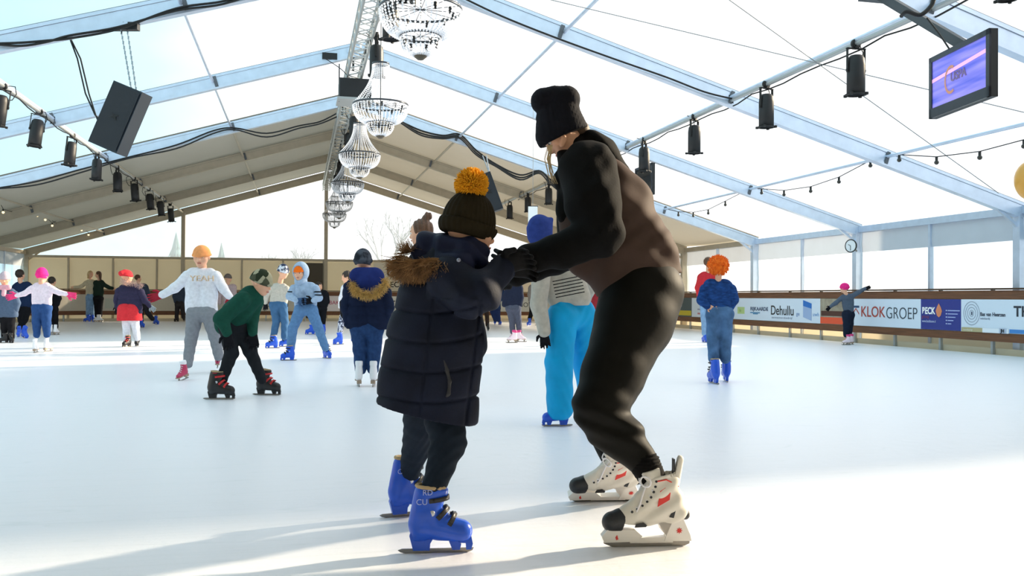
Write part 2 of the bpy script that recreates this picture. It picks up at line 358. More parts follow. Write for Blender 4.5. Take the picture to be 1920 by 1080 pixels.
# side walls : hem band, clear window band, lower cloth
BAND = mat('wall_band', '#bcc3cd', .8, noise=.04, nscale=2)
def _tl(m, f, c):
    N = m.node_tree.nodes; L = m.node_tree.links; t = N.new('ShaderNodeBsdfTranslucent'); t.inputs[0].default_value = (*hexc(c), 1)
    x = N.new('ShaderNodeMixShader'); x.inputs[0].default_value = f; L.new(N['Principled BSDF'].outputs[0], x.inputs[1]); L.new(t.outputs[0], x.inputs[2]); L.new(x.outputs[0], N['Material Output'].inputs[0]); return m
_tl(BAND, .16, '#d2d8e2')
CREAM = _tl(mat('wall_cream', '#d8cdb6', .8, noise=.05, nscale=1.5), .2, '#e8dcc0')
for side, X, sg in (('right', XR+.02, 1), ('left', XL-.02, -1)):
    wl = empty('wall_%s' % side, (X, 15, 0), kind='structure')
    b1 = MB(); b2 = MB(); b3 = MB(); b4 = MB()
    for i in range(len(FY)-1):
        y0, y1 = FY[i]+.08, FY[i+1]-.08; ym = (y0+y1)/2
        for (a, c) in ((y0, ym), (ym, y1)):
            n = 6
            for (z0, z1, bb) in ((1.95, HE+.05, b1), (.55, 1.95, b2), (-.12, .55, b3)):
                vs = []; nz_ = 3
                for k in range(n+1):
                    for j in range(nz_+1):
                        vs.append((X+.02*math.sin(k*2.1+j+i)*sg*(0 < j < nz_), a+(c-a)*k/n, z0+(z1-z0)*j/nz_))
                bb.add(vs, [(k*(nz_+1)+j, k*(nz_+1)+j+1, (k+1)*(nz_+1)+j+1, (k+1)*(nz_+1)+j) for k in range(n) for j in range(nz_)], True)
        b4.box((X-.05, ym-.03, -.12), (X+.03, ym+.03, HE))
    b1.build('hem_band', BAND, wl); b3.build('lower_cloth', CREAM, wl); b4.build('mullion', ALU, wl)
    wn = empty('window_%d' % (1 if sg > 0 else 2), (X, 15, 1), kind='structure'); b2.build('clear_panel', FILMW, wn)
# front gable, behind the camera
wf = empty('wall_front', (XM, YF, 0), kind='structure')
MB().add([(XL, YF-.02, -.12), (XR, YF-.02, -.12), (XR, YF-.02, HE+.1), (XM, YF-.02, HR+.1), (XL, YF-.02, HE+.1)], [(0, 1, 2, 3, 4)]).build('cloth_panel', CREAM, wf)
# rear gable
wb = empty('wall_back', (XM, YB, 0), kind='structure')
b = MB(); n = 28
xs = [XL+(XR-XL)*k/n for k in range(n+1)]
for z0, z1 in ((-.12, 2.30),):
    vs = [(x, YB+.02+.012*math.sin(i*1.9+j*1.3), z0+(z1-z0)*j/4) for i, x in enumerate(xs) for j in range(5)]
    b.add(vs, [(i*5+j, (i+1)*5+j, (i+1)*5+j+1, i*5+j+1) for i in range(n) for j in range(4)], True)
b.build('cloth_panel', _tl(mat('rear_cloth', '#c9bb9f', .8, noise=.06, nscale=.8), .12, '#e8dcc0'), wb)
b = MB(); x = -9.7+1.46
while x < XR: b.box((x-.035, YB-.08, -.12), (x+.035, YB-.01, 2.3)); x += 1.52
b.box((XL, YB-.09, 2.27), (XR, YB-.01, 2.36)); b.box((XL, YB-.07, .95), (XR, YB-.03, 1.0))
b.build('rail', ALUB, wb)
b = MB()
for x in (-4.28, .97, 6.3): b.box((x-.07, YB-.12, 0), (x+.07, YB-.0, roofz(x)-.05))
b.build('gable_post', ALUB, wb)
wg = empty('window_3', (XM, YB, 3), kind='structure')
MB().add([(XL, YB+.03, 2.36), (XR, YB+.03, 2.36), (XR, YB+.03, HE+.1), (XM, YB+.03, HR+.1), (XL, YB+.03, HE+.1)], [(0, 1, 2, 3, 4)]).build('clear_panel', FILMG, wg)
b = MB().box((.22, YB-.16, -.1), (.86, YB-.05, 2.2)); o = b.build('door_1', mat('dark_door', '#4a443c', .7)); tag(o, kind='structure'); MB().box((.3, YB-.2, 1.0), (.35, YB-.155, 1.12)).build('door_handle', STEEL, o)
# ================= outside =================
def conifer(x, y, h, lab):
    t = empty('conifer_tree', (x, y, -.3), lab, 'tree', 'trees beyond the rear gable')
    b = MB(); r = random.Random(int(x*10)); n = 11; vs = []; fs = []
    for k in range(9):
        z0 = h*(.08+.1*k); rr = h*.36*(1-k/9.5); q = len(vs)
        vs.append((x, y, z0+h*.2-.3))
        for i in range(n*2): a = math.pi*i/n; e = rr*(1 if i % 2 else .62)*r.uniform(.85, 1.12); vs.append((x+e*math.cos(a), y+e*math.sin(a), z0-.3-(.05*h if i % 2 else 0)))
        fs += [(q, q+1+i, q+1+(i+1) % (2*n)) for i in range(2*n)]
    b.add(vs, fs); b.build('foliage', mat('conifer_green', '#5f7f86', .9, noise=.2, nscale=2), t)
    MB().tube([(x, y, -.3), (x, y, h*.5)], .15, 6).build('trunk', mat('bark', '#6e655c', .9), t)
def bare(x, y, h, lab, seed):
    t = empty('bare_tree', (x, y, -.3), lab, 'tree', 'trees beyond the rear gable'); r = random.Random(seed); b = MB(); tw = MB()
    def grow(p, d, l, rad, k):
        e = p+d*l; (b if k < 2 else tw).tube([p, p.lerp(e, .5)+Vector((r.uniform(-.1, .1), r.uniform(-.1, .1), 0))*l*.5, e], rad, 5 if k < 2 else 3, r1=rad*.6, cap=False)
        if k >= 5: return
        for _ in range(3 if k else 4):
            dd = (d+Vector((r.uniform(-1, 1), r.uniform(-1, 1), r.uniform(-.1, .7)))*.75).normalized(); grow(p.lerp(e, r.uniform(.6, 1)), dd, l*r.uniform(.62, .8), rad*.55, k+1)
    grow(Vector((x, y, -.3)), Vector((0, 0, 1)), h*.3, h*.022, 0)
    b.build('trunk', mat('bark', '#6e655c', .9), t); tw.build('branches', mat('twigs', '#7b7f86', .9), t)
for px, h, lab in ((330, 5.2, 'pale conifer beyond the gable film beside the gable post'), (415, 4.6, 'pale conifer beyond the film above the person in white sweater')):
    p = onY(px, 470, 66); conifer(p.x, 66, h, lab)
for i, (px, h, yy, lab) in enumerate(((150, 5.0, 70, 'bare frosty tree beyond the gable near the eave corner'), (215, 5.6, 74, 'bare tree beyond the gable over the hugging pair'), (275, 5.0, 70, 'bare tree seen between corner trees and the conifers'), (500, 6.2, 72, 'bare tree just beyond the gable, wide crown over the camouflage hat'),
        (560, 7.0, 70, 'taller bare tree beyond the film beside the ridge post'), (655, 6.2, 76, 'bare tree beyond the film behind the last chandeliers'), (735, 10.5, 70, 'tallest bare tree beyond the gable next to the fur hood'), (930, 6, 72, 'bare tree beyond gable between the two black gloves and the hat'), (1140, 6, 72, 'bare tree beyond the gable hidden partly by the brown jacket'))):
    p = onY(px, 470, yy); bare(p.x, yy, h, lab, i+3)
# unseen building added beside the tent to shade the middle of the ice
shade_block = empty('wall_exterior', (19, 14, 0), kind='structure')
MB().box((17, 9.2, -.3), (23, 18.1, 6.6)).build('hall_wall', mat('render_grey', '#b9bdc0', .9), shade_block)
MB().add([(16.8, 9.0, 6.6), (23.2, 9.0, 6.6), (20, 9.0, 8.6), (16.8, 18.2, 6.6), (23.2, 18.2, 6.6), (20, 18.2, 8.6)], [(0, 1, 2), (5, 4, 3), (0, 2, 5, 3), (2, 1, 4, 5), (1, 0, 3, 4)]).build('hall_roof', mat('slate', '#6b6f76', .8), shade_block)
# ================= rink barrier =================
WOOD = mat('brown_stained_wood', '#6f4426', .55, noise=.3, nscale=5, stretch=(12, .5, 12), bump=.3, bscale=30)
GALV = mat('galvanised', '#aeb2b3', .4, .5)
bar_ = empty('rink_barrier', (BX, 15, 0), 'brown timber rink barrier on grey posts, round the whole ice', 'barrier')
rr_ = rim(.06)[1:-1]; rr_ = [(BX+.06, YF+.5)]+rr_+[(BXL-.06, YF+.5)]
def ribbon(z0, z1, th, name, mt, off=0.):
    b = MB(); n = len(rr_)
    vs = []
    for i, (x, y) in enumerate(rr_):
        a = Vector(rr_[max(i-1, 0)]); c = Vector(rr_[min(i+1, n-1)]); d = (c-a).normalized(); nn = Vector((d.y, -d.x))
        for o, z in ((off, z0), (off, z1), (off+th, z1), (off+th, z0)): vs.append((x+nn.x*o, y+nn.y*o, z))
    b.add(vs, [(4*i+k, 4*(i+1)+k, 4*(i+1)+(k+1) % 4, 4*i+(k+1) % 4) for i in range(n-1) for k in range(4)]); return b.build(name, mt, bar_)
# long straight runs need vertices
_q = []
for i in range(len(rr_)-1):
    a, c = rr_[i], rr_[i+1]; L_ = math.dist(a, c); k = max(1, int(L_/1.5)); _q += [(a[0]+(c[0]-a[0])*j/k, a[1]+(c[1]-a[1])*j/k) for j in range(k)]
rr_ = _q+[rr_[-1]]
ribbon(.94, 1.09, .045, 'top_rail', WOOD); ribbon(.22, .36, .045, 'lower_rail', WOOD); ribbon(1.10, 1.13, .14, 'handrail', mat('handrail_dark', '#4b3420', .5), -.03)
ribbon(.36, .94, .012, 'panel', mat('barrier_panel', '#c9c2b4', .6, noise=.08, nscale=1.2), .02)
ribbon(-.12, .10, .02, 'kick_board', CREAM, .10)
ys = [8.0, 9.25, 10.5, 11.75, 13.25, 14.55, 15.87, 17.2, 18.5, 19.85, 21.4, 22.8, 24.2, 25.6, 27, 28.4]
pp = [(BX+.13, y) for y in ys]+[(x, BY+.13) for x in np.arange(-4.0, 6.5, 1.4)]+[(BXL-.13, y) for y in np.arange(8, 29, 1.4)]
for a_ in (18, 38, 58, 76):
    t_ = math.radians(a_); pp += [(BX-RC+(RC+.13)*math.cos(t_), BY-RC+(RC+.13)*math.sin(t_)), (BXL+RC-(RC+.13)*math.cos(t_), BY-RC+(RC+.13)*math.sin(t_))]
for x, y in pp:
    b = MB().box((x-.025, y-.025, -.12), (x+.025, y+.025, 1.1)); b.box((x-.06, y-.06, -.121), (x+.06, y+.06, -.10)); b.build('post', GALV, bar_)
# banners on the right run: text reads towards the camera (-y direction)
def banner(y0, y1, col, lab, z0=.37, z1=.935, dx=0., kids=()):
    t = empty('advertising_banner', (BX+.05-dx, (y0+y1)/2, z0), lab, 'banner', 'banners along the side barrier')
    x = BX+.05-dx; MB().box((x, y1, z0), (x+.008, y0, z1)).build('banner_sheet', col if not isinstance(col, str) else mat('ban'+col, col, .45), t)
    return t, x
def btext(t, x, s, y, z, size, col, bold=0., sx=1., to=None):
    return text(s, size, (x-.004, y, z), (0, -1, 0), (0, 0, 1), mat('ink'+col, col, .5), t, bold=bold, sx=sx, ext=.001, width=(y-Yx(to)) if to else None)
def bbox(t, x, y0, y1, z0, z1, col, name='printed_block', o=.004): return MB().box((x-o, y0, z0), (x+.002, y1, z1)).build(name, mat('ink'+col, col, .5), t)
def Yx(px): return onX(px, 585, BX+.05).y
bw = '#dde8f6'
t, x = banner(Yx(1262), Yx(1297), '#41545a', 'dark green banner with yellow band, between brown jacket and red jacket'); bbox(t, x, Yx(1264), Yx(1296), .40, .55, '#c9b81e'); btext(t, x, 'RN', Yx(1272), .68, .2, '#dfe8ea', .004)
t, x = banner(Yx(1297), Yx(1335), bw, 'white banner with small red print behind the red jacket'); bbox(t, x, Yx(1308), Yx(1318), .45, .5, '#c98a92'); bbox(t, x, Yx(1308), Yx(1318), .58, .62, '#9a9fc0')
t, x = banner(Yx(1335), Yx(1400), bw, 'white banner with small green logo right of the denim jacket'); bbox(t, x, Yx(1383), Yx(1396), .52, .7, '#b9d08a'); btext(t, x, 'de', Yx(1386), .57, .12, '#6f9a4a')
t, x = banner(Yx(1400), Yx(1538), bw, 'long white banner with black Dehullu lettering and blue building shape')
btext(t, x, 'RIJKAARDE', Yx(1407), .62, .13, '#3d4d6b', .003, to=1440); bbox(t, x, Yx(1407), Yx(1425), .55, .575, '#2f7fb0'); bbox(t, x, Yx(1412), Yx(1421), .52, .545, '#2f7fb0')
btext(t, x, 'Dehullu', Yx(1445), .53, .33, '#15171c', .002, to=1487); btext(t, x, 'aannemersbedrijf', Yx(1447), .44, .07, '#8a93a6', 0, to=1486)
ya, yb = Yx(1506), Yx(1522)
MB().add([(x-.005, ya, .90), (x-.005, yb, .82), (x-.005, yb, .70), (x-.005, ya, .76)], [(0, 1, 2, 3)]).build('logo', mat('inkblue', '#1f6fc4', .5), t)
MB().add([(x-.005, ya, .76), (x-.005, yb, .70), (x-.005, yb, .42), (x-.005, ya, .50)], [(0, 1, 2, 3)]).build('logo', mat('inkpale', '#9fb6dd', .5), t)
btext(t, x, 'ge', Yx(1493), .53, .13, '#7f9ccb', 0, 1.3); btext(t, x, 'uwh', Yx(1524), .53, .13, '#7fa8d8', 0, 1.2)
t, x = banner(Yx(1538), Yx(1598), mat('photo_print', '#5b4638', .5, noise=.25, nscale=3, col2='#b9b09a'), 'brown photo banner with orange base behind the pink capped skater'); bbox(t, x, Yx(1538.5), Yx(1597), .375, .52, '#e8562e'); bbox(t, x, Yx(1540), Yx(1585), .55, .66, '#4a2618')
t, x = banner(Yx(1598), Yx(1727), bw, 'white banner lettered KLOKGROEP in red and black')
bbox(t, x, Yx(1598.5), Yx(1611), .745, .79, '#23456f'); 
for q in (0, 1): 
    ya, yb = Yx(1599+q*6), Yx(1605+q*6); z = (.60, .71) if q == 0 else (.71, .60)
    MB().add([(x-.005, ya, z[0]), (x-.005, yb, z[1]), (x-.005, yb, z[1]+.035), (x-.005, ya, z[0]+.035)], [(0, 1, 2, 3)]).build('logo', mat('inkred', '#b5483e', .5), t)
btext(t, x, 'KLOK', Yx(1614), .565, .31, '#b5483e', .002, to=1659); btext(t, x, 'GROEP', Yx(1661), .545, .33, '#3f4b57', -.003, to=1719)
t, x = banner(Yx(1727), Yx(1802), '#26348a', 'dark blue banner with white BECK lettering and orange flame', dx=.004)
btext(t, x, 'BECK', Yx(1729.5), .66, .175, '#ffffff', .006, to=1754)
b = MB(); yc = Yx(1761); b.add([(x-.005, yc+.11*s, .72+.11*c) if False else (x-.005, yc-s*.085, .73+c*.13) for s, c in ((0, 1), (.6, .45), (1, -.1), (.6, -.75), (0, -1), (-.6, -.75), (-1, -.1), (-.6, .45))], [tuple(range(8))]); b.build('logo', mat('inkorange', '#e08a62', .5), t)
btext(t, x, 'groep', Yx(1729), .58, .09, '#8a4a6a'); btext(t, x, 'www.beckbouw.nl', Yx(1729.5), .5, .07, '#c8d0f0', to=1755)
for k, z in enumerate((.72, .66, .6, .54, .48)):
    bbox(t, x, Yx(1774), Yx(1776), z, z+.02, '#c8d0f0'); bbox(t, x, Yx(1777.5), Yx(1800-4*k), z, z+.018, '#a8b4e4', 'printed_line')
t, x = banner(Yx(1802), Yx(1890), bw, 'white banner with concentric oval logo right of the dark blue one')
yc = Yx(1822)
for r0 in (.05, .1, .15, .2):
    b = MB(); n = 28; b.add([(x-.005, yc+rr*.95*math.cos(2*math.pi*k/n), .69+rr*math.sin(2*math.pi*k/n)) for rr in (r0, r0+.008) for k in range(n)], [(k, (k+1) % n, n+(k+1) % n, n+k) for k in range(n)]); b.build('logo_ring', mat('inkgrey', '#7d8698', .5), t)
bbox(t, x, Yx(1821), Yx(1823.5), .66, .72, '#4b5468', 'logo')
btext(t, x, 'Bas van Heerzen', Yx(1838), .65, .09, '#3a4152', .002, to=1885); btext(t, x, 'makelaardij', Yx(1838), .59, .05, '#8a93a6')
t, x = banner(Yx(1804), Yx(1843), '#b9ad84', 'small khaki strip fixed low under the oval logo banner', .365, .44, dx=.012); btext(t, x, 'bouwbedrijf', Yx(1808), .385, .045, '#f2efe0')
t, x = banner(Yx(1843), Yx(1892), '#eef3fa', 'small white strip with black JH mark low on the barrier', .365, .44, dx=.012); bbox(t, x, Yx(1875), Yx(1888), .366, .45, '#b9c4d8', o=.006); btext(t, x-.004, 'JH', Yx(1878), .38, .08, '#15171c', .004)
t, x = banner(Yx(1890), Yx(1990), bw, 'white banner cut by the frame edge starting with TH'); btext(t, x, 'THUIS', Yx(1901), .66, .24, '#2a2f3a', .006, 1.1); bbox(t, x, Yx(1893), Yx(1985), .375, .44, '#3f86cf')
# banners on the far run and on the rear wall
def rbanner(x0, x1, z0, z1, y, col, lab, lines):
    t = empty('advertising_banner', ((x0+x1)/2, y, z0), lab, 'banner', 'banners at the far end')
    MB().box((x0, y, z0), (x1, y+.01, z1)).build('banner_sheet', mat('ban'+col, col, .5), t)
    for s, x, z, sz, c, bo in lines: text(s, sz, (x, y-.003, z), (1, 0, 0), (0, 0, 1), mat('ink'+c, c, .5), t, bold=bo, ext=.001)
def Xy(px, y=BY): return onY(px, 560, y).x
yb_ = BY+.05
rbanner(Xy(700, YB-.12), Xy(1000, YB-.12), 1.15, 2.25, YB-.13, '#d9d2c4', 'large pale banner on the rear wall lettered UTRECHT above ECHOS', (('UTRECHT', Xy(724, YB-.12), 1.72, .55, '#2a2622', .012), ('ECHOS', Xy(731, YB-.12), 1.3, .3, '#2a2622', .006)))
rbanner(Xy(728), Xy(800), .37, .93, yb_, '#dcd8d0', 'pale banner on the far barrier lettered THUIS beside the fur hood boy', (('THUIS', Xy(730), .52, .36, '#3a3632', .008),))
rbanner(Xy(612), Xy(640), .37, .93, yb_, '#e8dfe0', 'small pink lettered banner on the far barrier near ridge post', (('BAKK', Xy(617), .62, .2, '#c2607a', .002),))
rbanner(Xy(100), Xy(133), .3, .93, yb_-.005, '#d8872e', 'orange banner on the far barrier beside the girl in pink hat', (('ING', Xy(108), .5, .25, '#f2c070', .004),))
rbanner(Xy(195), Xy(220), .45, .8, yb_, '#b8bcae', 'grey green banner on far barrier beside the long haired girl', ())
rbanner(Xy(940), Xy(1000), .37, .93, yb_, '#cfd0ca', 'grey banner on far barrier between parka and grey sweater', (('HOTEL', Xy(973), .55, .25, '#55585a', .002),))
rbanner(Xy(440), Xy(520), .37, .93, yb_, '#ddd5c4', 'cream banner on the far barrier behind the camouflage hat', (('KEUKENS', Xy(445), .52, .28, '#6d3a34', .002),))
rbanner(Xy(270), Xy(330), .37, .93, yb_, '#cfc6b4', 'beige banner on the far barrier beside the red glove', ())
# ================= ridge truss =================
tr = empty('lighting_truss', (XM, 20, 5.2), 'grey lattice truss running the length of the tent under the ridge', 'truss')
TX, TZ = XM-.14, 5.15
for dx in (-.13, .13):
    for dz in (-.13, .13):
        MB().tube([(TX+dx, 5.5, TZ+dz), (TX+dx, YB-.1, TZ+dz)], .022, 8).build('chord', GALV, tr)
b = MB(); y = 5.5; k = 0
while y < YB-.3:
    s = 1 if k % 2 else -1
    for dx in (-.13, .13): b.tube([(TX+dx, y, TZ-.13*s), (TX+dx, y+.28, TZ+.13*s)], .011, 4, cap=False)
    for dz in (-.13, .13): b.tube([(TX-.13*s, y, TZ+dz), (TX+.13*s, y+.28, TZ+dz)], .011, 4, cap=False)
    y += .28; k += 1
b.build('bracing', GALV, tr)
b = MB()
for y in FY[2:]: b.box((TX-.02, y-.02, TZ+.1), (TX+.02, y+.02, HR-.1))
b.build('hanger', DARK, tr)
MB().tube([(TX+.15, 6, TZ+.14)]+[(TX+.17+.03*math.sin(k*1.7), 6+k, TZ+.1+.05*math.sin(k*2.3)) for k in range(1, 29)]+[(TX+.15, YB-.3, TZ)], .03, 6).build('cable', BLK, tr)
# ================= spotlights =================
def spot_proto():
    t = empty('spotlight'); b = MB(); b.lathe([(.0, -.19), (.055, -.185), (.075, -.16), (.082, -.1), (.082, 0), (.082, .17), (.074, .175), (.074, .14), (0, .14)], (0, 0, -.3), 20, (0, 0, -1))
    b.build('lamp_can', DARK, t)
    b = MB(); b.lathe([(.084, .168), (.098, .172), (.098, .182), (.075, .182)], (0, 0, -.3), 20, (0, 0, -1))
    for a in range(4):
        an = math.pi/2*a+.6; x, y = .1*math.cos(an), .1*math.sin(an); b.box((x-.012, y-.012, -.49), (x+.012, y+.012, -.465))
    b.build('colour_frame', BLK, t)
    MB().lathe([(0, 0), (.072, .002)], (0, 0, -.441), 20, (0, 0, -1)).build('lens', mat('lens_pink', '#d9b6d4', .2), t)
    b = MB(); b.bar((-.09, 0, -.05), (-.09, 0, -.27), .03, .006, (1, 0, 0)); b.bar((.09, 0, -.05), (.09, 0, -.27), .03, .006, (1, 0, 0)); b.tube([(-.098, 0, -.25), (.098, 0, -.25)], .014, 8); b.box((-.098, -.015, -.053), (.098, .015, -.045)); b.build('yoke', BLK, t)
    b = MB(); b.box((-.02, -.03, -.05), (.02, .03, .01)); b.lathe([(.03, -.02), (.045, -.02), (.045, .02), (.03, .02)], (0, 0, .0), 14, (0, 1, 0)); b.build('clamp', BLK, t)
    MB().tube([(.02, 0, -.18), (.10, .06, -.14), (.13, .08, -.06), (.10, .1, .03), (.02, .12, .03)], .006, 5).build('cable', BLK, t)
    return t
proto = spot_proto(); first = [True]
def place_spot(P, lab, group, rz=0, sc=1., tilt=(0, 0)):
    o = proto if first[0] else copy_tree(proto); first[0] = False
    o.location = P; o.rotation_euler = (tilt[0], tilt[1], rz); o.scale = (sc,)*3; tag(o, lab, 'spotlight', group)
XRB = XM+HW*.5; ZB = roofz(XRB)-.05; XLB = XM-HW*.5
for i, (px, py, lb) in enumerate(((1605, 68, 'black spotlight on the side bar nearest the lit television'), (1437, 148, 'black spotlight below the crossing of bar and second rafter'), (1302, 208, 'black spotlight on the side bar above the brown jacket, halfway between rafters'),
        (1208, 250, 'black spotlight on the side bar just above the edge-on television'), (1029, 336, 'black spotlight at the front of the brown jacket under thick cable'), (990, 356, 'black spotlight right of the small one, over the blue pointed hat'), (956, 370, 'small black spotlight hanging nearest the yellow pompom'))):
    P = onX(px, py, XRB); P.z = roofz(XRB)-.06; place_spot(P, lb, 'spotlights on the side bars', rz=.3*i, sc=1.3 if i < 4 else 1.2)
cnt_ = ['black spotlight cut by the picture edge on the far side bar', 'black spotlight on the bar left of the hanging loudspeaker, above the rafter', 'black spotlight on the bar close left of the loudspeaker, below the rafter', 'black spotlight beside the loudspeaker at the blue clamp',
        'first spotlight after the loudspeaker under the cloth roof', 'second spotlight after the loudspeaker under the cloth roof', 'middle one of the five spotlights under the cloth roof', 'fourth of the five spotlights under the cloth roof', 'last spotlight on the bar, nearest the rear gable']
for i, (px, py) in enumerate(((6, 150), (74, 190), (136, 240), (183, 275), (220, 304), (251, 328), (279, 347), (299, 362), (319, 376))):
    P = onX(px, py, XLB); P.z = roofz(XLB)-.06; place_spot(P, cnt_[i], 'spotlights on the side bars', rz=.5*i, sc=1.25, tilt=(0, .12))
for i, (y, dz, lb) in enumerate(((10.6, -.05, 'black spotlight on ridge truss beside the nearest chandelier'), (12.1, -.1, 'large black spotlight on ridge truss above the second rafter'), (14.4, -.05, 'black spotlight on ridge truss left of the tall chandelier'), (20.5, 0, 'black spotlight on truss below the black box, first of the far ones'), (22.6, 0, 'black spotlight on truss beside the third chandelier'), (24.9, 0, 'black spotlight on truss above the last chandeliers'), (27.5, 0, 'black spotlight on truss next to last towards the gable'), (30.5, 0, 'black spotlight on truss closest to the gable'))):
    place_spot(Vector((TX+.19, y, TZ-.05+dz)), lb, 'spotlights on the ridge truss', rz=i*.7, sc=1.35)
t = empty('projector', (TX, 17.2, TZ-.4), 'wide black box on a shelf hung under the ridge truss', 'projector')
MB().box((TX-.28, 16.9, TZ-.55), (TX+.3, 17.5, TZ-.2)).build('housing', DARK, t); MB().box((TX-.32, 16.85, TZ-.6), (TX+.34, 17.55, TZ-.56)).build('shelf', GALV, t)
b = MB(); 
for dx in (-.28, .3): b.box((TX+dx-.01, 17.1, TZ-.6), (TX+dx+.01, 17.15, TZ+.1))
b.build('bracket', DARK, t)
# lighting bars: thicker tube below the middle purlins
for sgn, X, lab in ((1, XRB, 'grey lighting bar under the roof on the television side'), (-1, XLB, 'grey lighting bar under the roof on the loudspeaker side')):
    t = empty('lighting_bar', (X, 15, roofz(X)-.06), lab, 'lighting bar')
    MB().tube([(X, 4, roofz(X)-.065), (X, 31, roofz(X)-.065)], .032, 10).build('bar', GALV, t)
    r = random.Random(4); pts = [(X+.03, 6+k*.45, roofz(X)-.09-.05*abs(math.sin(k*.9))-r.uniform(0, .02)) for k in range(48)]
    MB().tube(pts, .011, 5).build('cable', BLK, t)
    for y in FY[2:9]:
        b = MB(); b.box((X-.04, y-.05, roofz(X)-.14), (X+.04, y+.05, roofz(X)+.02)); b.build('clamp', BLK, t)
# ================= chandeliers =================
CRY = mat('crystal', '#eef2fa', .12, spec=.8); CRYD = mat('crystal_string', '#c7ccd6', .3)
def _cr():
    N = CRY.node_tree.nodes; L = CRY.node_tree.links; g = N.new('ShaderNodeBsdfTransparent'); x = N.new('ShaderNodeMixShader'); x.inputs[0].default_value = .8; L.new(g.outputs[0], x.inputs[1]); L.new(N['Principled BSDF'].outputs[0], x.inputs[2]); tl = N.new('ShaderNodeBsdfTranslucent'); tl.inputs[0].default_value = (.97, .97, 1, 1); y = N.new('ShaderNodeMixShader'); y.inputs[0].default_value = .5; L.new(x.outputs[0], y.inputs[1]); L.new(tl.outputs[0], y.inputs[2]); L.new(y.outputs[0], N['Material Output'].inputs[0])
_cr()
def octa(b, p, r):
    x, y, z = p; b.add([(x+r, y, z), (x-r, y, z), (x, y+r, z), (x, y-r, z), (x, y, z+r*1.2), (x, y, z-r*1.2)], [(0, 2, 4), (2, 1, 4), (1, 3, 4), (3, 0, 4), (2, 0, 5), (1, 2, 5), (3, 1, 5), (0, 3, 5)])
def chand_proto():
    t = empty('chandelier')
    def ringb(r, z, h=.02, th=.008): return MB().lathe([(r-th, z), (r, z), (r, z+h), (r-th, z+h), (r-th, z)], (0, 0, 0), 40)
    DKM = mat('dark_nickel', '#4a4d52', .3, .8)
    for r, z, nm in ((.13, .62, 'top_ring'), (.42, .0, 'wide_ring'), (.21, -.27, 'small_ring')): ringb(r, z, .025).build(nm, DKM, t)
    b = MB().tube([(0, 0, 1.5), (0, 0, -.3)], .008, 6); b.build('hanging_rod', DKM, t)
    b = MB()
    for k in range(6): a = math.pi*k/6; b.tube([(.42*math.cos(a), .42*math.sin(a), .01), (-.42*math.cos(a), -.42*math.sin(a), .01)], .004, 4)
    for k in range(3): a = math.pi*k/3; b.tube([(.21*math.cos(a), .21*math.sin(a), -.26), (-.21*math.cos(a), -.21*math.sin(a), -.26)], .004, 4)
    b.build('spokes', DKM, t)
    b = MB(); b.lathe([(.0, -.50), (.03, -.495), (.06, -.47), (.07, -.44), (0, -.44)], n=16); b.build('finial', mat('bronze_cap', '#5b5346', .5, .3), t)
    def strands(ra, za, rb_, zb, n, m, curve, name, size):
        b = MB()
        for k in range(n):
            a = 2*math.pi*k/n; ca, sa = math.cos(a), math.sin(a)
            for j in range(m):
                u = (j+.5)/m; r = ra+(rb_-ra)*(u**curve); z = za+(zb-za)*u
                octa(b, (r*ca, r*sa, z), size)
        b.build(name, CRY, t)
    strands(.125, .62, .41, .03, 30, 24, 2.2, 'crystal_strands', .0105)
    def bowl(ra, za, rb_, zb, n, m, name, size):
        b = MB()
        for k in range(n):
            a = 2*math.pi*k/n
            for j in range(m):
                u = (j+.5)/m; th = u*math.pi/2; r = rb_+(ra-rb_)*math.cos(th); z = za+(zb-za)*math.sin(th)
                octa(b, (r*math.cos(a), r*math.sin(a), z), size)
        b.build(name, CRY, t)
    bowl(.415, .0, .21, -.26, 44, 14, 'crystal_bowl', .0125); bowl(.205, -.27, .06, -.45, 26, 9, 'crystal_bowl', .0115)
    for nn, r, z in ((20, .33, .0), (12, .16, -.30)):
        for ch in range(0, nn, 2):
            a = 2*math.pi*ch/nn; b = MB(); b.box((r*math.cos(a)-.01, r*math.sin(a)-.01, z-.07), (r*math.cos(a)+.01, r*math.sin(a)+.01, z-.02)); b.tube([(r*math.cos(a), r*math.sin(a), z), (r*math.cos(a), r*math.sin(a), z-.04)], .018, 6); b.build('bulb_holder', DARK, t)
    return t
cp = chand_proto()
for i, (y, lb) in enumerate(zip((9.05, 13.72, 18.6, 23.4, 28.4, 32.4), ('largest crystal chandelier, nearest, cut by the top of the picture', 'whole crystal chandelier with long strands, second from the top', 'third crystal chandelier, in front of the cloth roof', 'fourth chandelier, first seen against the white gable', 'fifth chandelier, between two others before the gable', 'smallest and lowest chandelier nearest the rear gable'))):
    o = cp if i == 0 else copy_tree(cp); o.location = (XM+.06, y, 3.8); o.rotation_euler = (0, 0, i*.3); o['label'] = lb; o['category'] = 'chandelier'; o['group'] = 'crystal chandeliers under the ridge'
    
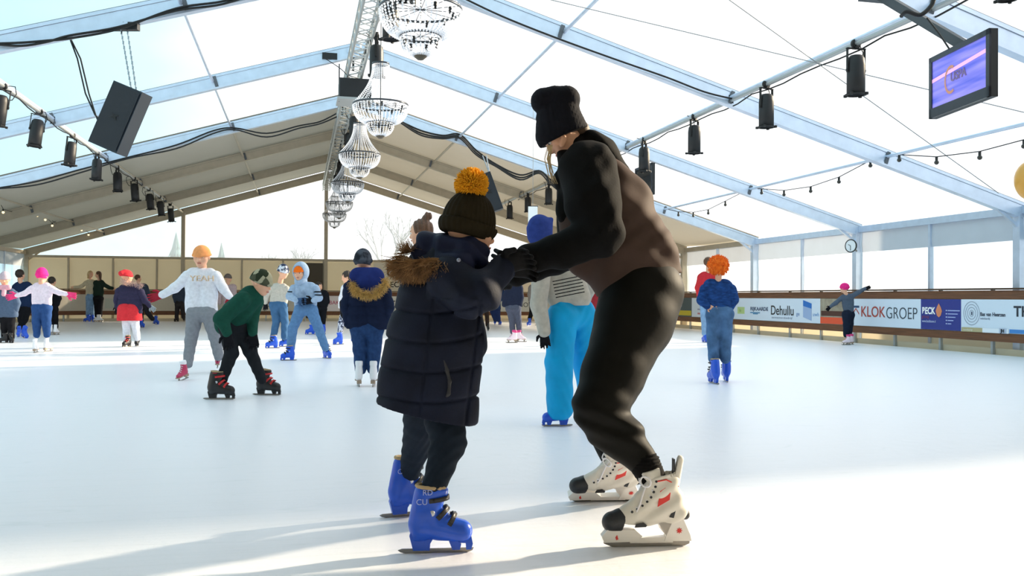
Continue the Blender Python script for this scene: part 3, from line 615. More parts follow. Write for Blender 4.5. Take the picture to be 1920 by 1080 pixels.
# ================= loudspeakers, televisions, clock =================
def loudspeaker(P, sz, M3, lab, hang, M_=DARK, nm='loudspeaker'):
    t = empty(nm, P, lab, 'loudspeaker'); M = M3.to_4x4(); M.translation = P; w, h, d = sz
    b = MB(); poly = [(-w/2, -d/2), (w/2, -d/2), (w/2, d*.2), (w*.25, d/2), (-w*.25, d/2), (-w/2, d*.2)]
    vs = [M @ Vector((x, y, z)) for z in (-h/2, h/2) for x, y in poly]; n = 6
    b.add(vs, [tuple(range(n))[::-1], tuple(range(n, 2*n))]+[(i, (i+1) % n, n+(i+1) % n, n+i) for i in range(n)]); b.build('cabinet', mat('speaker_black', '#1a2430', .45), t)
    b = MB(); b.add([M @ Vector((x, -d/2-.012, z)) for x, z in ((-w*.46, -h*.47), (w*.46, -h*.47), (w*.46, h*.47), (-w*.46, h*.47))], [(0, 1, 2, 3)]); b.build('grille', mat('speaker_grille', '#141c26', .6, bump=.6, bscale=300), t)
    b = MB(); 
    b.add([M @ Vector((x*.9, -d/2-.02, z*.9)) for x, z in ((-.07, -.03), (-.02, 0), (-.07, .05), (0, .02), (.07, .05), (.03, 0), (.06, -.05), (0, -.02))], [tuple(range(8))]); b.build('emblem', BLK, t)
    return t, M
CEN = atD(230, 225, 11.6)
V1 = (RT*(282-219)-UP*(187-160)).normalized(); V2 = (RT*(219-178)+UP*(262-160)).normalized(); NV = (FW+RT*.25+UP*.25)
xx = (V1-FW*.25).normalized(); zz = (V2-xx*V2.dot(xx)).normalized(); yy = zz.cross(xx)
t, M = loudspeaker(CEN, (.46, .84, .30), Matrix((xx, yy, zz)).transposed(), 'large black loudspeaker tilted downward on two chains under the roof', None)
top = atD(232, 50, dep(onY(232, 50, FY[4]))); top2 = M @ Vector((0, 0, .38))
for s in (-.06, .06):
    b = MB(); a = top+RT*s*.7; e = top2+RT*s*.5; n = 26
    for k in range(n):
        p = a.lerp(e, (k+.5)/n); b.bar(p-UP*.022, p+UP*.022, .020 if k % 2 else .008, .008 if k % 2 else .020, up=RT)
    b.build('chain', STEEL, t)
MB().bar(top-RT*.2, top+RT*.2, .1, .10).build('hoist_clamp', DARK, t)
CW = [top-RT*.75+UP*.02-Vector((0, 0, .1)), atD(145, 110, 12), atD(160, 175, 11.9), atD(178, 215, 11.8), atD(190, 228, 11.7)]
for q in (0, .05):
    MB().tube([p+RT*q*math.sin(i) for i, p in enumerate(CW)], .011, 5).build('cable', BLK, t)
c2 = atD(918, 362, 17.5)
t, M = loudspeaker(c2, (.3, .75, .3), (Matrix.Rotation(-.35, 3, Vector(FW)) @ Matrix.Rotation(-YAW, 3, 'Z')), 'black loudspeaker behind the yellow pompom, hanging from thin chains', None)
MB().tube([c2+UP*.37, atD(905, 292, 18)], .012, 5).build('chain', STEEL, t); MB().tube([c2+UP*.37, atD(912, 292, 18)], .012, 5).build('chain', STEEL, t)
# television 1
def tv(TL, TR, BL, BR, lab, lit, thick=.07):
    c = (TL+TR+BL+BR)/4; t = empty('television', c, lab, 'television', None)
    xr = (TR-TL).normalized(); W = ((TR-TL).length+(BR-BL).length)/2; H = ((TL-BL).length+(TR-BR).length)/2
    up = Vector((0, 0, 1)); xr = (xr-up*xr.dot(up)).normalized(); n = xr.cross(up).normalized()   # n faces viewer side
    M = Matrix((xr, up, n)).transposed().to_4x4() if False else Matrix(((xr.x, up.x, n.x, c.x), (xr.y, up.y, n.y, c.y), (xr.z, up.z, n.z, c.z), (0, 0, 0, 1)))
    def bx(b, x0, x1, y0, y1, z0, z1): 
        q = MB().box((x0, y0, z0), (x1, y1, z1)); b.add([M @ Vector(v) for v in q.v], q.f)
    w, h = W/2, H/2; b = MB(); bx(b, -w, w, -h, h, -thick, -.01); bx(b, -w*.7, w*.7, -h*.7, h*.7, -thick-.05, -thick); b.build('casing', DARK, t)
    b = MB(); bx(b, -w, w, h-.05, h, -.01, .01); bx(b, -w, w, -h, -h+.09, -.01, .01); bx(b, -w, -w+.05, -h, h, -.01, .01); bx(b, w-.05, w, -h, h, -.01, .01); b.build('bezel', mat('tv_bezel', '#1b1f2a', .2), t)
    if lit:
        s = mat('tv_screen', '#6a6cc8', .3, emit=.55); N = s.node_tree.nodes; L = s.node_tree.links; bs = N['Principled BSDF']
        tcx = N.new('ShaderNodeTexCoord'); n_ = N.new('ShaderNodeTexNoise'); n_.inputs['Scale'].default_value = 3; mp = N.new('ShaderNodeMapping'); mp.inputs['Scale'].default_value = (.4, .4, 5); L.new(tcx.outputs['Object'], mp.inputs[0]); L.new(mp.outputs[0], n_.inputs[0])
        r = N.new('ShaderNodeValToRGB'); r.color_ramp.elements[0].position = .35; r.color_ramp.elements[0].color = (*hexc('#4a52c0'), 1); r.color_ramp.elements[1].position = .65; r.color_ramp.elements[1].color = (*hexc('#8a7fd0'), 1); L.new(n_.outputs[0], r.inputs[0]); L.new(r.outputs[0], bs.inputs['Emission Color']); L.new(r.outputs[0], bs.inputs['Base Color'])
        sc = MB(); bx(sc, -w+.05, w-.05, -h+.09, h-.05, -.01, .0); sc = sc.build('screen', s, t)
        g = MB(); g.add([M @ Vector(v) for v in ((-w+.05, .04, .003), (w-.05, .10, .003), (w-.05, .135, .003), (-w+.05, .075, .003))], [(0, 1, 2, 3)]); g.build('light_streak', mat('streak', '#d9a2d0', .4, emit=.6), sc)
        n = 20; g = MB(); vs = []
        for rr in (.095, .12):
            for k in range(n+1): a = math.radians(60+240*k/n); vs.append(M @ Vector((-.12+rr*math.cos(a)*.9, .0+rr*math.sin(a)*1.1, .005)))
        g.add(vs, [(k, k+1, n+2+k, n+1+k) for k in range(n)]); g.build('logo_arc', mat('arc', '#b07a62', .4, emit=.4), sc)
        text('USPA', .11, M @ Vector((-.12, -.02, .005)), xr, up, mat('tvtext', '#6a5a86', .4, emit=.3), sc, bold=.003)
    else:
        sc = MB(); bx(sc, -w+.05, w-.05, -h+.09, h-.05, -.01, .0); sc.build('screen', mat('tv_off', '#20262c', .08), t)
    return t, M, w, h
t, M, w_, h_ = tv(atD(1743, 103, 8.75), atD(1856, 60, 7.75), atD(1743, 217, 8.75), atD(1858, 188, 7.75), 'flat television with a lit violet screen hung from the nearest rafter', True)
p0 = M @ Vector((0, h_*.9, -.09)); zt = roofz(p0.x)
b = MB(); b.box((p0.x-.05, p0.y-.04, p0.z-.2), (p0.x+.05, p0.y+.04, p0.z+.02)); b.bar(p0, (p0.x-.05, FY[3], roofz(p0.x-.05)-.12), .09, .06, (1, 0, 0)); b.box((p0.x-.22, FY[3]-.06, roofz(p0.x)-.19), (p0.x+.1, FY[3]+.06, roofz(p0.x)-.08)); b.build('bracket', mat('bracket_grey', '#3f464c', .5), t)
t, M, w_, h_ = tv(atD(1191, 318, 19.2), atD(1222, 303, 18.3), atD(1191, 368, 19.2), atD(1222, 370, 18.3), 'dark television seen nearly edge on behind the brown jacket', False)
p0 = M @ Vector((0, h_, -.09)); MB().tube([p0-Vector((0, 0, .2)), (p0.x, p0.y, roofz(p0.x)-.1)], .03, 6).build('bracket', DARK, t)
# clock on column B
t = empty('wall_clock', (XR-.2, FY[5]-.1, 2.3), 'round white clock with dark rim fixed high on a grey column', 'clock')
pc = atD(1595, 461, 17.9); 
b = MB(); b.lathe([(.0, -.03), (.125, -.03), (.135, 0), (.12, .012), (.112, .0)], pc, 32, (-.93, -.36, 0)); b.build('case', DARK, t)
MB().lathe([(0, .002), (.114, .002)], pc, 32, (-.93, -.36, 0)).build('face', mat('clock_face', '#e8ecf0', .4), t)
nn = Vector((-.93, -.36, 0)).normalized(); sd_ = nn.cross(Vector((0, 0, 1)))
for a, l in ((math.radians(60), .06), (math.radians(180), .09)):
    q = pc+nn*.008; MB().bar(q, q+(Vector((0, 0, 1))*math.cos(a)+sd_*math.sin(a))*l, .008, .004, nn).build('hand', BLK, t)
MB().tube([pc-nn*.02, (XR-.1, FY[5]-.05, pc.z)], .02, 6).build('arm', DARK, t)
# white lamp box behind blue hat
p = atD(999, 407, 17.5); t = empty('sign_box', p, 'small white box sign hung from a dark bracket above the blue hat', 'sign')
M = Matrix.Rotation(-YAW, 3, 'Z').to_4x4(); M.translation = p; q = MB().box((-.09, -.05, -.2), (.09, .05, .2)); MB().add([M @ Vector(v) for v in q.v], q.f).build('box', mat('sign_white', '#f4f6f8', .4), t)
MB().bar(p+UP*.2+RT*.1, p+UP*.2-RT*.1, .06, .03).build('bracket', DARK, t); MB().tube([p+UP*.22, Vector((p.x, p.y, roofz(p.x)+.15))], .005, 5).build('hanging_wire', mat('wire_grey', '#9a9c9f', .5, .4), t)
# yellow balloon at frame edge
p = atD(1935, 338, 9.5); t = empty('balloon', p, 'amber balloon against the roof film at the picture edge', 'balloon'); MB().sphere(p, .17, 20, 14, (1, 1, 1.25)).build('balloon_skin', mat('amber_rubber', '#e0a546', .3), t); MB().tube([p-Vector((0, 0, .2)), p-Vector((.03, 0, .6))], .003, 4).build('string', BLK, t)
# ================= festoon lights, cables, wires =================
BULB = mat('bulb_warm', '#ffe3b0', .3, emit=1.2); BULBD = mat('bulb_socket', '#1c1d20', .5)
def festoon(pts, lab, lit, nseg=8, rb_=.035):
    t = empty('string_light', pts[0], lab, 'string lights', 'festoon strings under the roof')
    P = [Vector(p) for p in pts]; MB().tube(P, .008, 5).build('cable', BLK, t)
    for p in P[1:-1]:
        b = MB().tube([p, p-Vector((0, 0, .06))], .02, 6); o = b.build('bulb_socket', BULBD, t)
        MB().sphere(p-Vector((0, 0, .085)), rb_, 8, 6).build('bulb', BULB if lit else mat('bulb_unlit', '#3a3630', .2), o)
def pl(lst, k0, k1, sgn=1, u=.755):
    """pixels on the vertical plane of a purlin line"""
    X = XM+sgn*HW*u; return [onX(px, py, X) for px, py in lst]
festoon(pl([(1658, 290), (1686, 290), (1756, 294), (1837, 284), (1920, 262), (1990, 235)], 0, 0), 'string of dark bulbs from the column rafter towards the picture edge', False)
festoon(pl([(1408, 352), (1428, 354), (1470, 357), (1520, 350), (1573, 332), (1632, 301), (1655, 292)], 0, 0), 'string of dark bulbs sagging between the two middle rafters', False)
festoon(pl([(1250, 392), (1272, 397), (1300, 398), (1328, 393), (1360, 377), (1405, 354)], 0, 0), 'string of small bulbs nearest the brown jacket', False)
XF = XM-HW*.80
festoon([onX(px, py, XF) for px, py in [(0, 380), (6, 392), (26, 398), (48, 397), (70, 399), (85, 407), (98, 418), (106, 414)]], 'string of lit bulbs under the cloth roof at the picture edge', True)
festoon([onX(px, py, XF) for px, py in [(98, 414), (115, 424), (125, 422), (141, 421), (153, 427), (166, 436), (178, 440), (190, 436), (203, 430), (210, 428)]], 'string of lit bulbs under the cloth roof near the gable', True)
def cable(pts, r, lab, name='cable', n=6):
    # smooth curve through pixel points
    P = [Vector(p) for p in pts]; Q = []
    for i in range(len(P)-1):
        a, b_, c, d = P[max(i-1, 0)], P[i], P[i+1], P[min(i+2, len(P)-1)]
        for k in range(6):
            t = k/6; Q.append(.5*((2*b_)+(-a+c)*t+(2*a-5*b_+4*c-d)*t*t+(-a+3*b_-3*c+d)*t**3))
    Q.append(P[-1]); o = MB().tube(Q, r, n).build(name, BLK, None); tag(o, lab, 'cable')
    return o
yc_ = FY[6]-.12
for q, dy in ((0, 0), (1, 5), (2, 9)):
    cable([onY(px, py+dy*(.3+.7*abs(math.sin(i*1.3))), yc_-.05*q) for i, (px, py) in enumerate([(752, 228), (790, 245), (830, 254), (862, 252), (893, 282), (930, 308), (975, 328), (1010, 320), (1030, 335), (1050, 352)])], .022, ('thick black cable looping below the rafter to the black jacket', 'second black cable following the thick one on the right rafter', 'lowest black cable of the bundle near the yellow pompom')[q])
for q, dy in ((0, 0), (1, 7)):
    cable([onY(px, py+dy*(.2+.8*abs(math.sin(i*1.1))), yc_-.05*q) for i, (px, py) in enumerate([(0, 352), (70, 340), (150, 318), (240, 295), (330, 272), (400, 245), (440, 240), (500, 250), (560, 236), (600, 228), (636, 210)])], .018, ('black cable along the rafter under the loudspeaker towards the ridge', 'black cable drooping below the first along the same rafter')[q])
for q, dy in ((0, 0), (1, 6)):
    cable([onY(px, py+dy*math.sin(i*1.4), FY[4]-.13) for i, (px, py) in enumerate([(-20, 82), (40, 80), (90, 76), (130, 72), (220, 55), (330, 16), (420, 2), (520, -25)])], .016, ('black cable along the rafter above the loudspeaker', 'second black cable twisted along the rafter above the loudspeaker')[q])
cable([onY(px, py, FY[4]-.13) for px, py in [(860, -8), (940, 30), (1040, 70), (1150, 110), (1250, 145), (1320, 172), (1372, 185)]], .014, 'black cable lying along the rafter right of the chandelier')
def roof_pt(px, py):
    r = ray(px, py); o = Vector((0, 0, CZ)); sl = (HE-HR)/HW  # right slope plane z = HR + sl*(X-XM) - .2
    t = (HR-.12-sl*XM-o.z)/(r.z-sl*r.x); return o+r*t
def wire(a, c, lab): o = MB().tube([roof_pt(*a), roof_pt(*c)], .007, 5).build('bracing_wire', mat('wire_grey', '#77797c', .5, .4), None); tag(o, lab, 'wire', 'bracing wires')
wire((1362, -4), (1872, 362), 'thin steel wire slanting steeply down to the column rafter'); wire((1025, -2), (1925, 212), 'thin steel wire crossing the other near the spotlight bar')
cable([onY(610, 110, FY[5]-.15), onY(640, 130, FY[5]-.15), onY(660, 152, FY[5]-.15)], .008, 'thin wire from the rafter to the truss left of it')
t = tag(MB().box((onY(604, 112, FY[5]).x, FY[5]-.08, onY(604, 112, FY[5]).z), (onY(632, 112, FY[5]).x, FY[5]+.08, onY(604, 100, FY[5]).z)).build('rafter_clamp', DARK), 'black clamp under the rafter left of the truss', 'clamp')
p = atD(1888, -8, 8.5); MB().box((p.x-.18, p.y-.05, p.z-.05), (p.x+.18, p.y+.05, p.z+.1)); place_spot(Vector((p.x, p.y, p.z+.44)), 'black lamp just touching the top edge of the picture by the nearest rafter', 'spotlights on the side bars', sc=1.)
cable([atD(1752, -5, 8.3), atD(1745, 12, 8.3), atD(1725, 28, 8.3), atD(1700, 22, 8.3), atD(1690, 30, 8.4)], .02, 'black cable bundle where the bar meets the nearest rafter')
cable([atD(1738, 34, 8.3), atD(1760, 62, 8.2), atD(1780, 92, 8.1)], .008, 'thin black cable running down to the lit television')
# ================= people: builders =================
LM = Matrix(((RT.x, UP.x, FW.x, 0), (RT.y, UP.y, FW.y, 0), (RT.z, UP.z, FW.z, CZ), (0, 0, 0, 1)))   # local frame: right, up, away
LMI = LM.inverted()
def fabric(name, c, **k):
    k.setdefault('rough', .85); k.setdefault('noise', .10); k.setdefault('nscale', 30); k.setdefault('bump', .12); k.setdefault('bscale', 120); k.setdefault('spec', .15)
    return mat(name, c, **k)
SKIN = mat('skin', '#e2ab8c', .5, noise=.04, nscale=20)
EYEW = mat('eye_white', '#e8e4e0', .3); IRIS = mat('iris_dark', '#2b2320', .3); LIP = mat('lips', '#b5685c', .5); BROW = mat('brow', '#6a4a35', .8)
BLUEP = mat('blue_plastic', '#1a55d0', .28, noise=.05, nscale=8); WHITEP = mat('white_leather', '#eeeef2', .4); BLACKP = mat('black_boot', '#17171b', .4)
REDP = mat('red_plastic', '#c8282c', .35); PINKP = mat('pink_plastic', '#d8387c', .4); LINER = mat('boot_liner', '#b8a07c', .9); BLADE = mat('blade_steel', '#8d8983', .25, .85)
class Fig:
    """a person; joints come as (px, py, depth offset) at view depth D"""
    def __init__(s, D, h=.012): s.D = D; s.h = h
    def P(s, x, y, d=0.):
        D = s.D+d; return np.array([(x-960)/FPX*D, (540-y)/FPX*D, D])
    def r(s, px, d=0.): return px/FPX*(s.D+d)
    def seg(s, S, a, b, fl=1., k=None, sub=False):
        """a, b = (x, y, r[, d])"""
        da = a[3] if len(a) > 3 else 0; db = b[3] if len(b) > 3 else 0
        S.cap(s.P(a[0], a[1], da), s.P(b[0], b[1], db), s.r(a[2], da), s.r(b[2], db), fl, (0, 0, 1), k, sub); return S
    def chain(s, S, pts, fl=1., k=None):
        for a, b in zip(pts[:-1], pts[1:]): s.seg(S, a, b, fl, k)
        return S
    def px(s, P): return 960+FPX*P[:, 0]/P[:, 2], 540-FPX*P[:, 1]/P[:, 2]
    def cutline(s, S, x0, y0, x1, y1, d=0):
        """keep what is above the line x0,y0 - x1,y1 (left to right)"""
        a = s.P(x0, y0, d); b = s.P(x1, y1, d); t = b-a; n = np.array([t[1], -t[0], 0]); S.cut(n, a); return S
    def emit(s, S, name, mt, parent, h=None): return build_sdf(S, h or s.h, name, mt, parent, LM)
def headframe(F, c, phi, tilt=0., roll=0.):
    """phi 0 faces the camera, 90 faces picture right, 180 away; tilt>0 looks down. rows: right, up, forward (head's own)"""
    p = math.radians(phi); f = np.array([math.sin(p), 0, -math.cos(p)]); r = np.array([math.cos(p), 0, math.sin(p)]); u = np.array([0, 1., 0])
    t = math.radians(tilt); f, u = f*math.cos(t)-u*math.sin(t), u*math.cos(t)+f*math.sin(t)
    q = math.radians(roll); r, u = r*math.cos(q)+u*math.sin(q), u*math.cos(q)-r*math.sin(q)
    return np.array([r, u, f])
def head_prims(S, c, H, M, k=None):
    def W(x, y, z): return c+(np.array([x, y, z])*H)@M
    k = .03*H/.22 if k is None else k
    S.ell(W(0, .13, -.04), np.array([.33, .37, .42])*H, M, k); S.ell(W(0, -.16, .08), np.array([.25, .29, .30])*H, M, k)
    S.ell(W(0, -.36, .20), np.array([.13, .10, .13])*H, M, k)
    S.cap(W(0, .02, .34), W(0, -.12, .43), .03*H, .05*H, k=k*.5); S.cap(W(-.05, -.14, .38), W(.05, -.14, .38), .035*H, .035*H, k=k*.3)
    for s in (-1, 1):
        S.ell(W(s*.325, -.03, -.04), np.array([.045, .10, .07])*H, M, k*.3); S.cap(W(s*.06, .1, .355), W(s*.2, .1, .30), .03*H, .03*H, k=k*.6); S.ell(W(s*.18, -.1, .24), np.array([.09, .08, .08])*H, M, k)
    S.cap(W(-.07, -.25, .335), W(.07, -.25, .335), .03*H, .03*H, k=k*.3)
def face_bits(F, c, H, M, parent, brow=BROW):
    def W(x, y, z): return c+(np.array([x, y, z])*H)@M
    T = np.array(LM)
    for s in (-1, 1):
        S = Sdf(0); S.ell(W(s*.135, .02, .334), np.array([.062, .042, .045])*H, M, 0); o = build_sdf(S, .012*H, 'eye', EYEW, parent, LM)
        S = Sdf(0); S.ell(W(s*.135, .018, .366), np.array([.03, .032, .022])*H, M, 0); build_sdf(S, .008*H, 'iris', IRIS, o, LM)
        S = Sdf(0); S.cap(W(s*.06, .105, .408), W(s*.21, .115, .352), .013*H, .010*H); build_sdf(S, .009*H, 'eyebrow', brow, parent, LM)
    S = Sdf(.01*H); S.cap(W(-.085, -.25, .388), W(.085, -.25, .388), .014*H, .014*H); S.cap(W(-.06, -.27, .385), W(.06, -.27, .385), .018*H, .018*H); build_sdf(S, .009*H, 'mouth', LIP, parent, LM)
def beanie(F, c, H, M, mt, parent, rib=0, top=.50, band=True, h=None, ball=None, low=-.02, slouch=None, name='knit_hat'):
    S = Sdf(.05*H)
    def W(x, y, z): return c+(np.array([x, y, z])*H)@M
    S.ell(W(0, .12, -.04), np.array([.385, top, .475])*H, M)
    if band: S.ell(W(0, .08, -.04), np.array([.42, .22, .51])*H, M, .01*H)
    if slouch: 
        for a in slouch: S.cap(W(*a[0]), W(*a[1]), a[2]*H, a[3]*H, k=.06*H)
    if rib:
        def disp(P):
            q = (P-c)@M.T; an = np.arctan2(q[:, 0], q[:, 2]); return .02*H*(np.abs(np.cos(an*rib))-.5)
        S.disp = disp
    S.cut(-(M[1]+M[2]*.12), W(0, low, 0)); o = build_sdf(S, h or F.h, name, mt, parent, LM)
    if ball:
        bc = W(0, .12+top+ball[0]*.6, -.08); fluff(bc, ball[0]*H, ball[1], 'pompom', o, ball[2] if len(ball) > 2 else 260)
    return o
def fluff(c, r, mt, name, parent, n=260, seed=3, core=.72):
    rd = random.Random(seed); b = MB(); cw = LM @ Vector(c); b.sphere(cw, r*core, 20, 14)
    for _ in range(n):
        z = rd.uniform(-1, 1); a = rd.uniform(0, 6.283); q = math.sqrt(1-z*z); d = Vector((q*math.cos(a), q*math.sin(a), z)); d2 = (d+Vector((rd.uniform(-.3, .3), rd.uniform(-.3, .3), rd.uniform(-.3, .3)))).normalized()
        b.tube([cw+d*r*.55, cw+d2*r*rd.uniform(.9, 1.13)], r*(.10 if n < 1000 else .055), 4, r1=r*.02)
    return b.build(name, mt, parent)
def fur(F, pts, r, L_, mt, parent, n=900, seed=5, dirn=None, name='fur_trim'):
    """pts: (x,y,d); tufts around the path"""
    rd = random.Random(seed); b = MB(); P = [LM @ Vector(F.P(*p)) for p in pts]; seg = [(P[i+1]-P[i]).length for i in range(len(P)-1)]; T = sum(seg)
    b.tube(P, r*.1, 8)
    for _ in range(n):
        t = rd.uniform(0, T); i = 0
        while i < len(seg)-1 and t > seg[i]: t -= seg[i]; i += 1
        p = P[i].lerp(P[i+1], min(1, t/seg[i])); ax = (P[i+1]-P[i]).normalized(); d = Vector((rd.gauss(0, 1), rd.gauss(0, 1), rd.gauss(0, 1))); d = (d-ax*d.dot(ax)*.6).normalized()
        if dirn is not None: d = (d+Vector(LM.to_3x3() @ Vector(dirn))*.9).normalized()
        q = p+d*r*.5; m_ = q+d*L_*.5+Vector((0, 0, -.1*L_)); e = q+(d+Vector((rd.uniform(-.35, .35), rd.uniform(-.35, .35), rd.uniform(-.6, .1)))).normalized()*L_*rd.uniform(.75, 1.2)
        b.tube([q, m_, e], [r*.09, r*.07, r*.015], 3, cap=False)
    return b.build(name, mt, parent)
def hand(F, S, wx, wy, wd, dx, dy, dd, size, facing=(0, 0, 1), curl=.5, spread=.25, thumb=1, k=.006, fat=1.):
    """hand from the wrist along d (local), size metres; separate fingers"""
    w = F.P(wx, wy, wd); u = np.array([dx, -dy, dd], float); u /= np.linalg.norm(u); n = np.array(facing, float); n -= u*(n@u); n /= np.linalg.norm(n); v = np.cross(n, u)
    p0 = w; p1 = w+u*size*.48
    for q in (-.7, 0, .7): S.cap(p0+v*q*size*.12, p1+v*q*size*.20, size*.115*fat, size*.10*fat, k=.012)
    for i, (o, l) in enumerate(((-1.5, .40), (-.5, .46), (.5, .43), (1.5, .34))):
        a = p1+v*o*size*.135; d1 = u+v*o*spread*.35-n*curl*.35; d1 /= np.linalg.norm(d1); b_ = a+d1*size*l*.5; d2 = d1-n*curl*1.1; d2 /= np.linalg.norm(d2); e = b_+d2*size*l*.5
        S.cap(a, b_, size*.058*fat, size*.052*fat, k=k); S.cap(b_, e, size*.052*fat, size*.044*fat, k=k)
    a = p0+u*size*.12-v*thumb*size*.17; b_ = a+(u*.55-v*thumb*.8-n*curl*.4)*size*.25; e = b_+(u*.9-v*thumb*.25-n*curl*.6)*size*.22
    S.cap(a, b_, size*.07*fat, size*.06*fat, k=k); S.cap(b_, e, size*.058*fat, size*.048*fat, k=k)
# ---- skates: local x = toe, z = up, unit metres, L = boot length ----
def skateM(pos, yaw, pitch=0., lean=0., sc=1.):
    """pos = world point under mid-blade; yaw: 0 toe to picture right, 90 away, 180 left, 270 to the camera"""
    a = math.radians(yaw); f = RT0*math.cos(a)+Vector((math.sin(YAW), math.cos(YAW), 0))*math.sin(a); M = Matrix.Identity(4); z = Vector((0, 0, 1)); y = z.cross(f)
    p = math.radians(pitch); f, z = f*math.cos(p)+z*math.sin(p), z*math.cos(p)-f*math.sin(p); q = math.radians(lean); y, z = y*math.cos(q)+z*math.sin(q), z*math.cos(q)-y*math.sin(q)
    for i in range(3): M[i][0], M[i][1], M[i][2], M[i][3] = f[i]*sc, y[i]*sc, z[i]*sc, pos[i]
    return M
_cache = {}
def ptree(key, fn):
    if key not in _cache:
        _cache[key] = fn()
        _cache[key]['_proto'] = 1
    return _cache[key]
def skate_rental(lod, main=BLUEP, strapm=BLACKP, key=''):
    """hard shell hire skate, L = 1 unit long"""
    root = bpy.data.objects.new('ice_skate', None)
    h = .022 if lod == 0 else (.04 if lod == 1 else .06)
    S = Sdf(.05); S.cap((-.16, 0, .92), (-.24, 0, .50), .235, .235, .72, (0, 1, 0)); S.cap((-.27, 0, .42), (.36, 0, .335), .19, .155, .85, (0, 1, 0)); S.cap((.05, 0, .42), (.34, 0, .33), .19, .165, .85, (0, 1, 0), k=.1)
    S.cap((-.15, 0, .60), (.02, 0, .46), .21, .17, .8, (0, 1, 0), k=.1); S.cap((-.28, 0, .45), (-.30, 0, .25), .16, .13, .7, (0, 1, 0)); S.cap((-.15, 0, .85), (-.05, 0, 1.0), .17, .20, .75, (0, 1, 0), k=.08)
    S.cut((.1, 0, 1), (0, 0, 1.03)); S.cut((0, 0, -1), (0, 0, .20))
    S.ell((-.13, 0, 1.08), (.17, .13, .14), sub=True)
    shell = build_sdf(S, h, 'boot', main, root, np.eye(4))
    b = MB(); w = .055
    b.prism([(-.40, .05), (-.14, .05), (-.13, .16), (-.08, .24), (-.1, .30), (-.44, .34), (-.46, .28)], -w, w); b.prism([(-.1, .22), (.0, .24), (.30, .16), (.32, .30), (-.1, .34)], -w, w)
    b.prism([(.22, .05), (.34, .05), (.36, .14), (.30, .2), (.2, .26), (.16, .2)], -w*.9, w*.9); b.prism([(.34, .16), (.48, .15), (.5, .24), (.4, .3), (.28, .26)], -w, w); b.prism([(.44, .05), (.52, .05), (.545, .14), (.52, .26), (.42, .28)], -w*.9, w*.9)
    b.build('blade_holder', main, root)
    MB().prism([(-.60, .0+.02), (-.52, .0), (.46, .0), (.54, .03), (.56, .07), (-.58, .07), (-.64, .05)], -.014, .014).build('blade', BLADE, root)
    if lod < 2:
        S = Sdf(.02); n = 14
        for k in range(n): 
            a0, a1 = 2*math.pi*k/n, 2*math.pi*(k+1)/n; S.cap((-.13+.22*math.cos(a0), .155*math.sin(a0), 1.05-.02*math.cos(a0)), (-.13+.22*math.cos(a1), .155*math.sin(a1), 1.05-.02*math.cos(a1)), .03, .03)
        build_sdf(S, h, 'liner_collar', LINER, root, np.eye(4))
        b = MB(); b.lathe([(.228, -.05), (.232, .03)], (-.13, 0, .98), 20); vs = b.v; b.v = [(x, y*.74, z) for x, y, z in vs]; b.build('cuff_band', strapm, root)
        for cx, cz, rx, ry, an in ((-.11, .86, .27, .20, -.1), (.0, .60, .20, .185, -.75), (.17, .49, .17, .165, -1.05)):
            b = MB(); pts = []
            for k in range(13):
                a = math.radians(-100+200*k/12); lx = rx*math.cos(a)*math.cos(an)*1.0; pts.append(Vector((cx+rx*math.cos(a)*math.cos(an), ry*math.sin(a), cz-rx*math.cos(a)*math.sin(an)*1.0+0)))
            vs = []; 
            up = Vector((math.sin(an)*-1, 0, math.cos(an)))
            up = Vector((-math.sin(-an), 0, math.cos(-an)))
            for p in pts: vs += [p+up*.035, p-up*.035, p-up*.035+Vector((.012, 0, 0)), p+up*.035+Vector((.012, 0, 0))]
            b.add(vs, [(4*i+k, 4*(i+1)+k, 4*(i+1)+(k+1) % 4, 4*i+(k+1) % 4) for i in range(12) for k in range(4)], True)
            st = b.build('strap', strapm, root)
            b = MB(); q = pts[9]; b.bar(q-up*.0+Vector((-.04, .015, 0)), q+Vector((.06, .02, .0)), .05, .06, (0, 1, 0)); b.build('buckle', strapm, st)
        for s in (-1, 1):
            o = MB().lathe([(0, .02), (.045, .018), (.05, 0)], (-.11, s*.165, .66), 16, (0, s, 0)).build('rivet', mat('rivet_silver', '#c9ccd4', .3, .6), root)
    return root
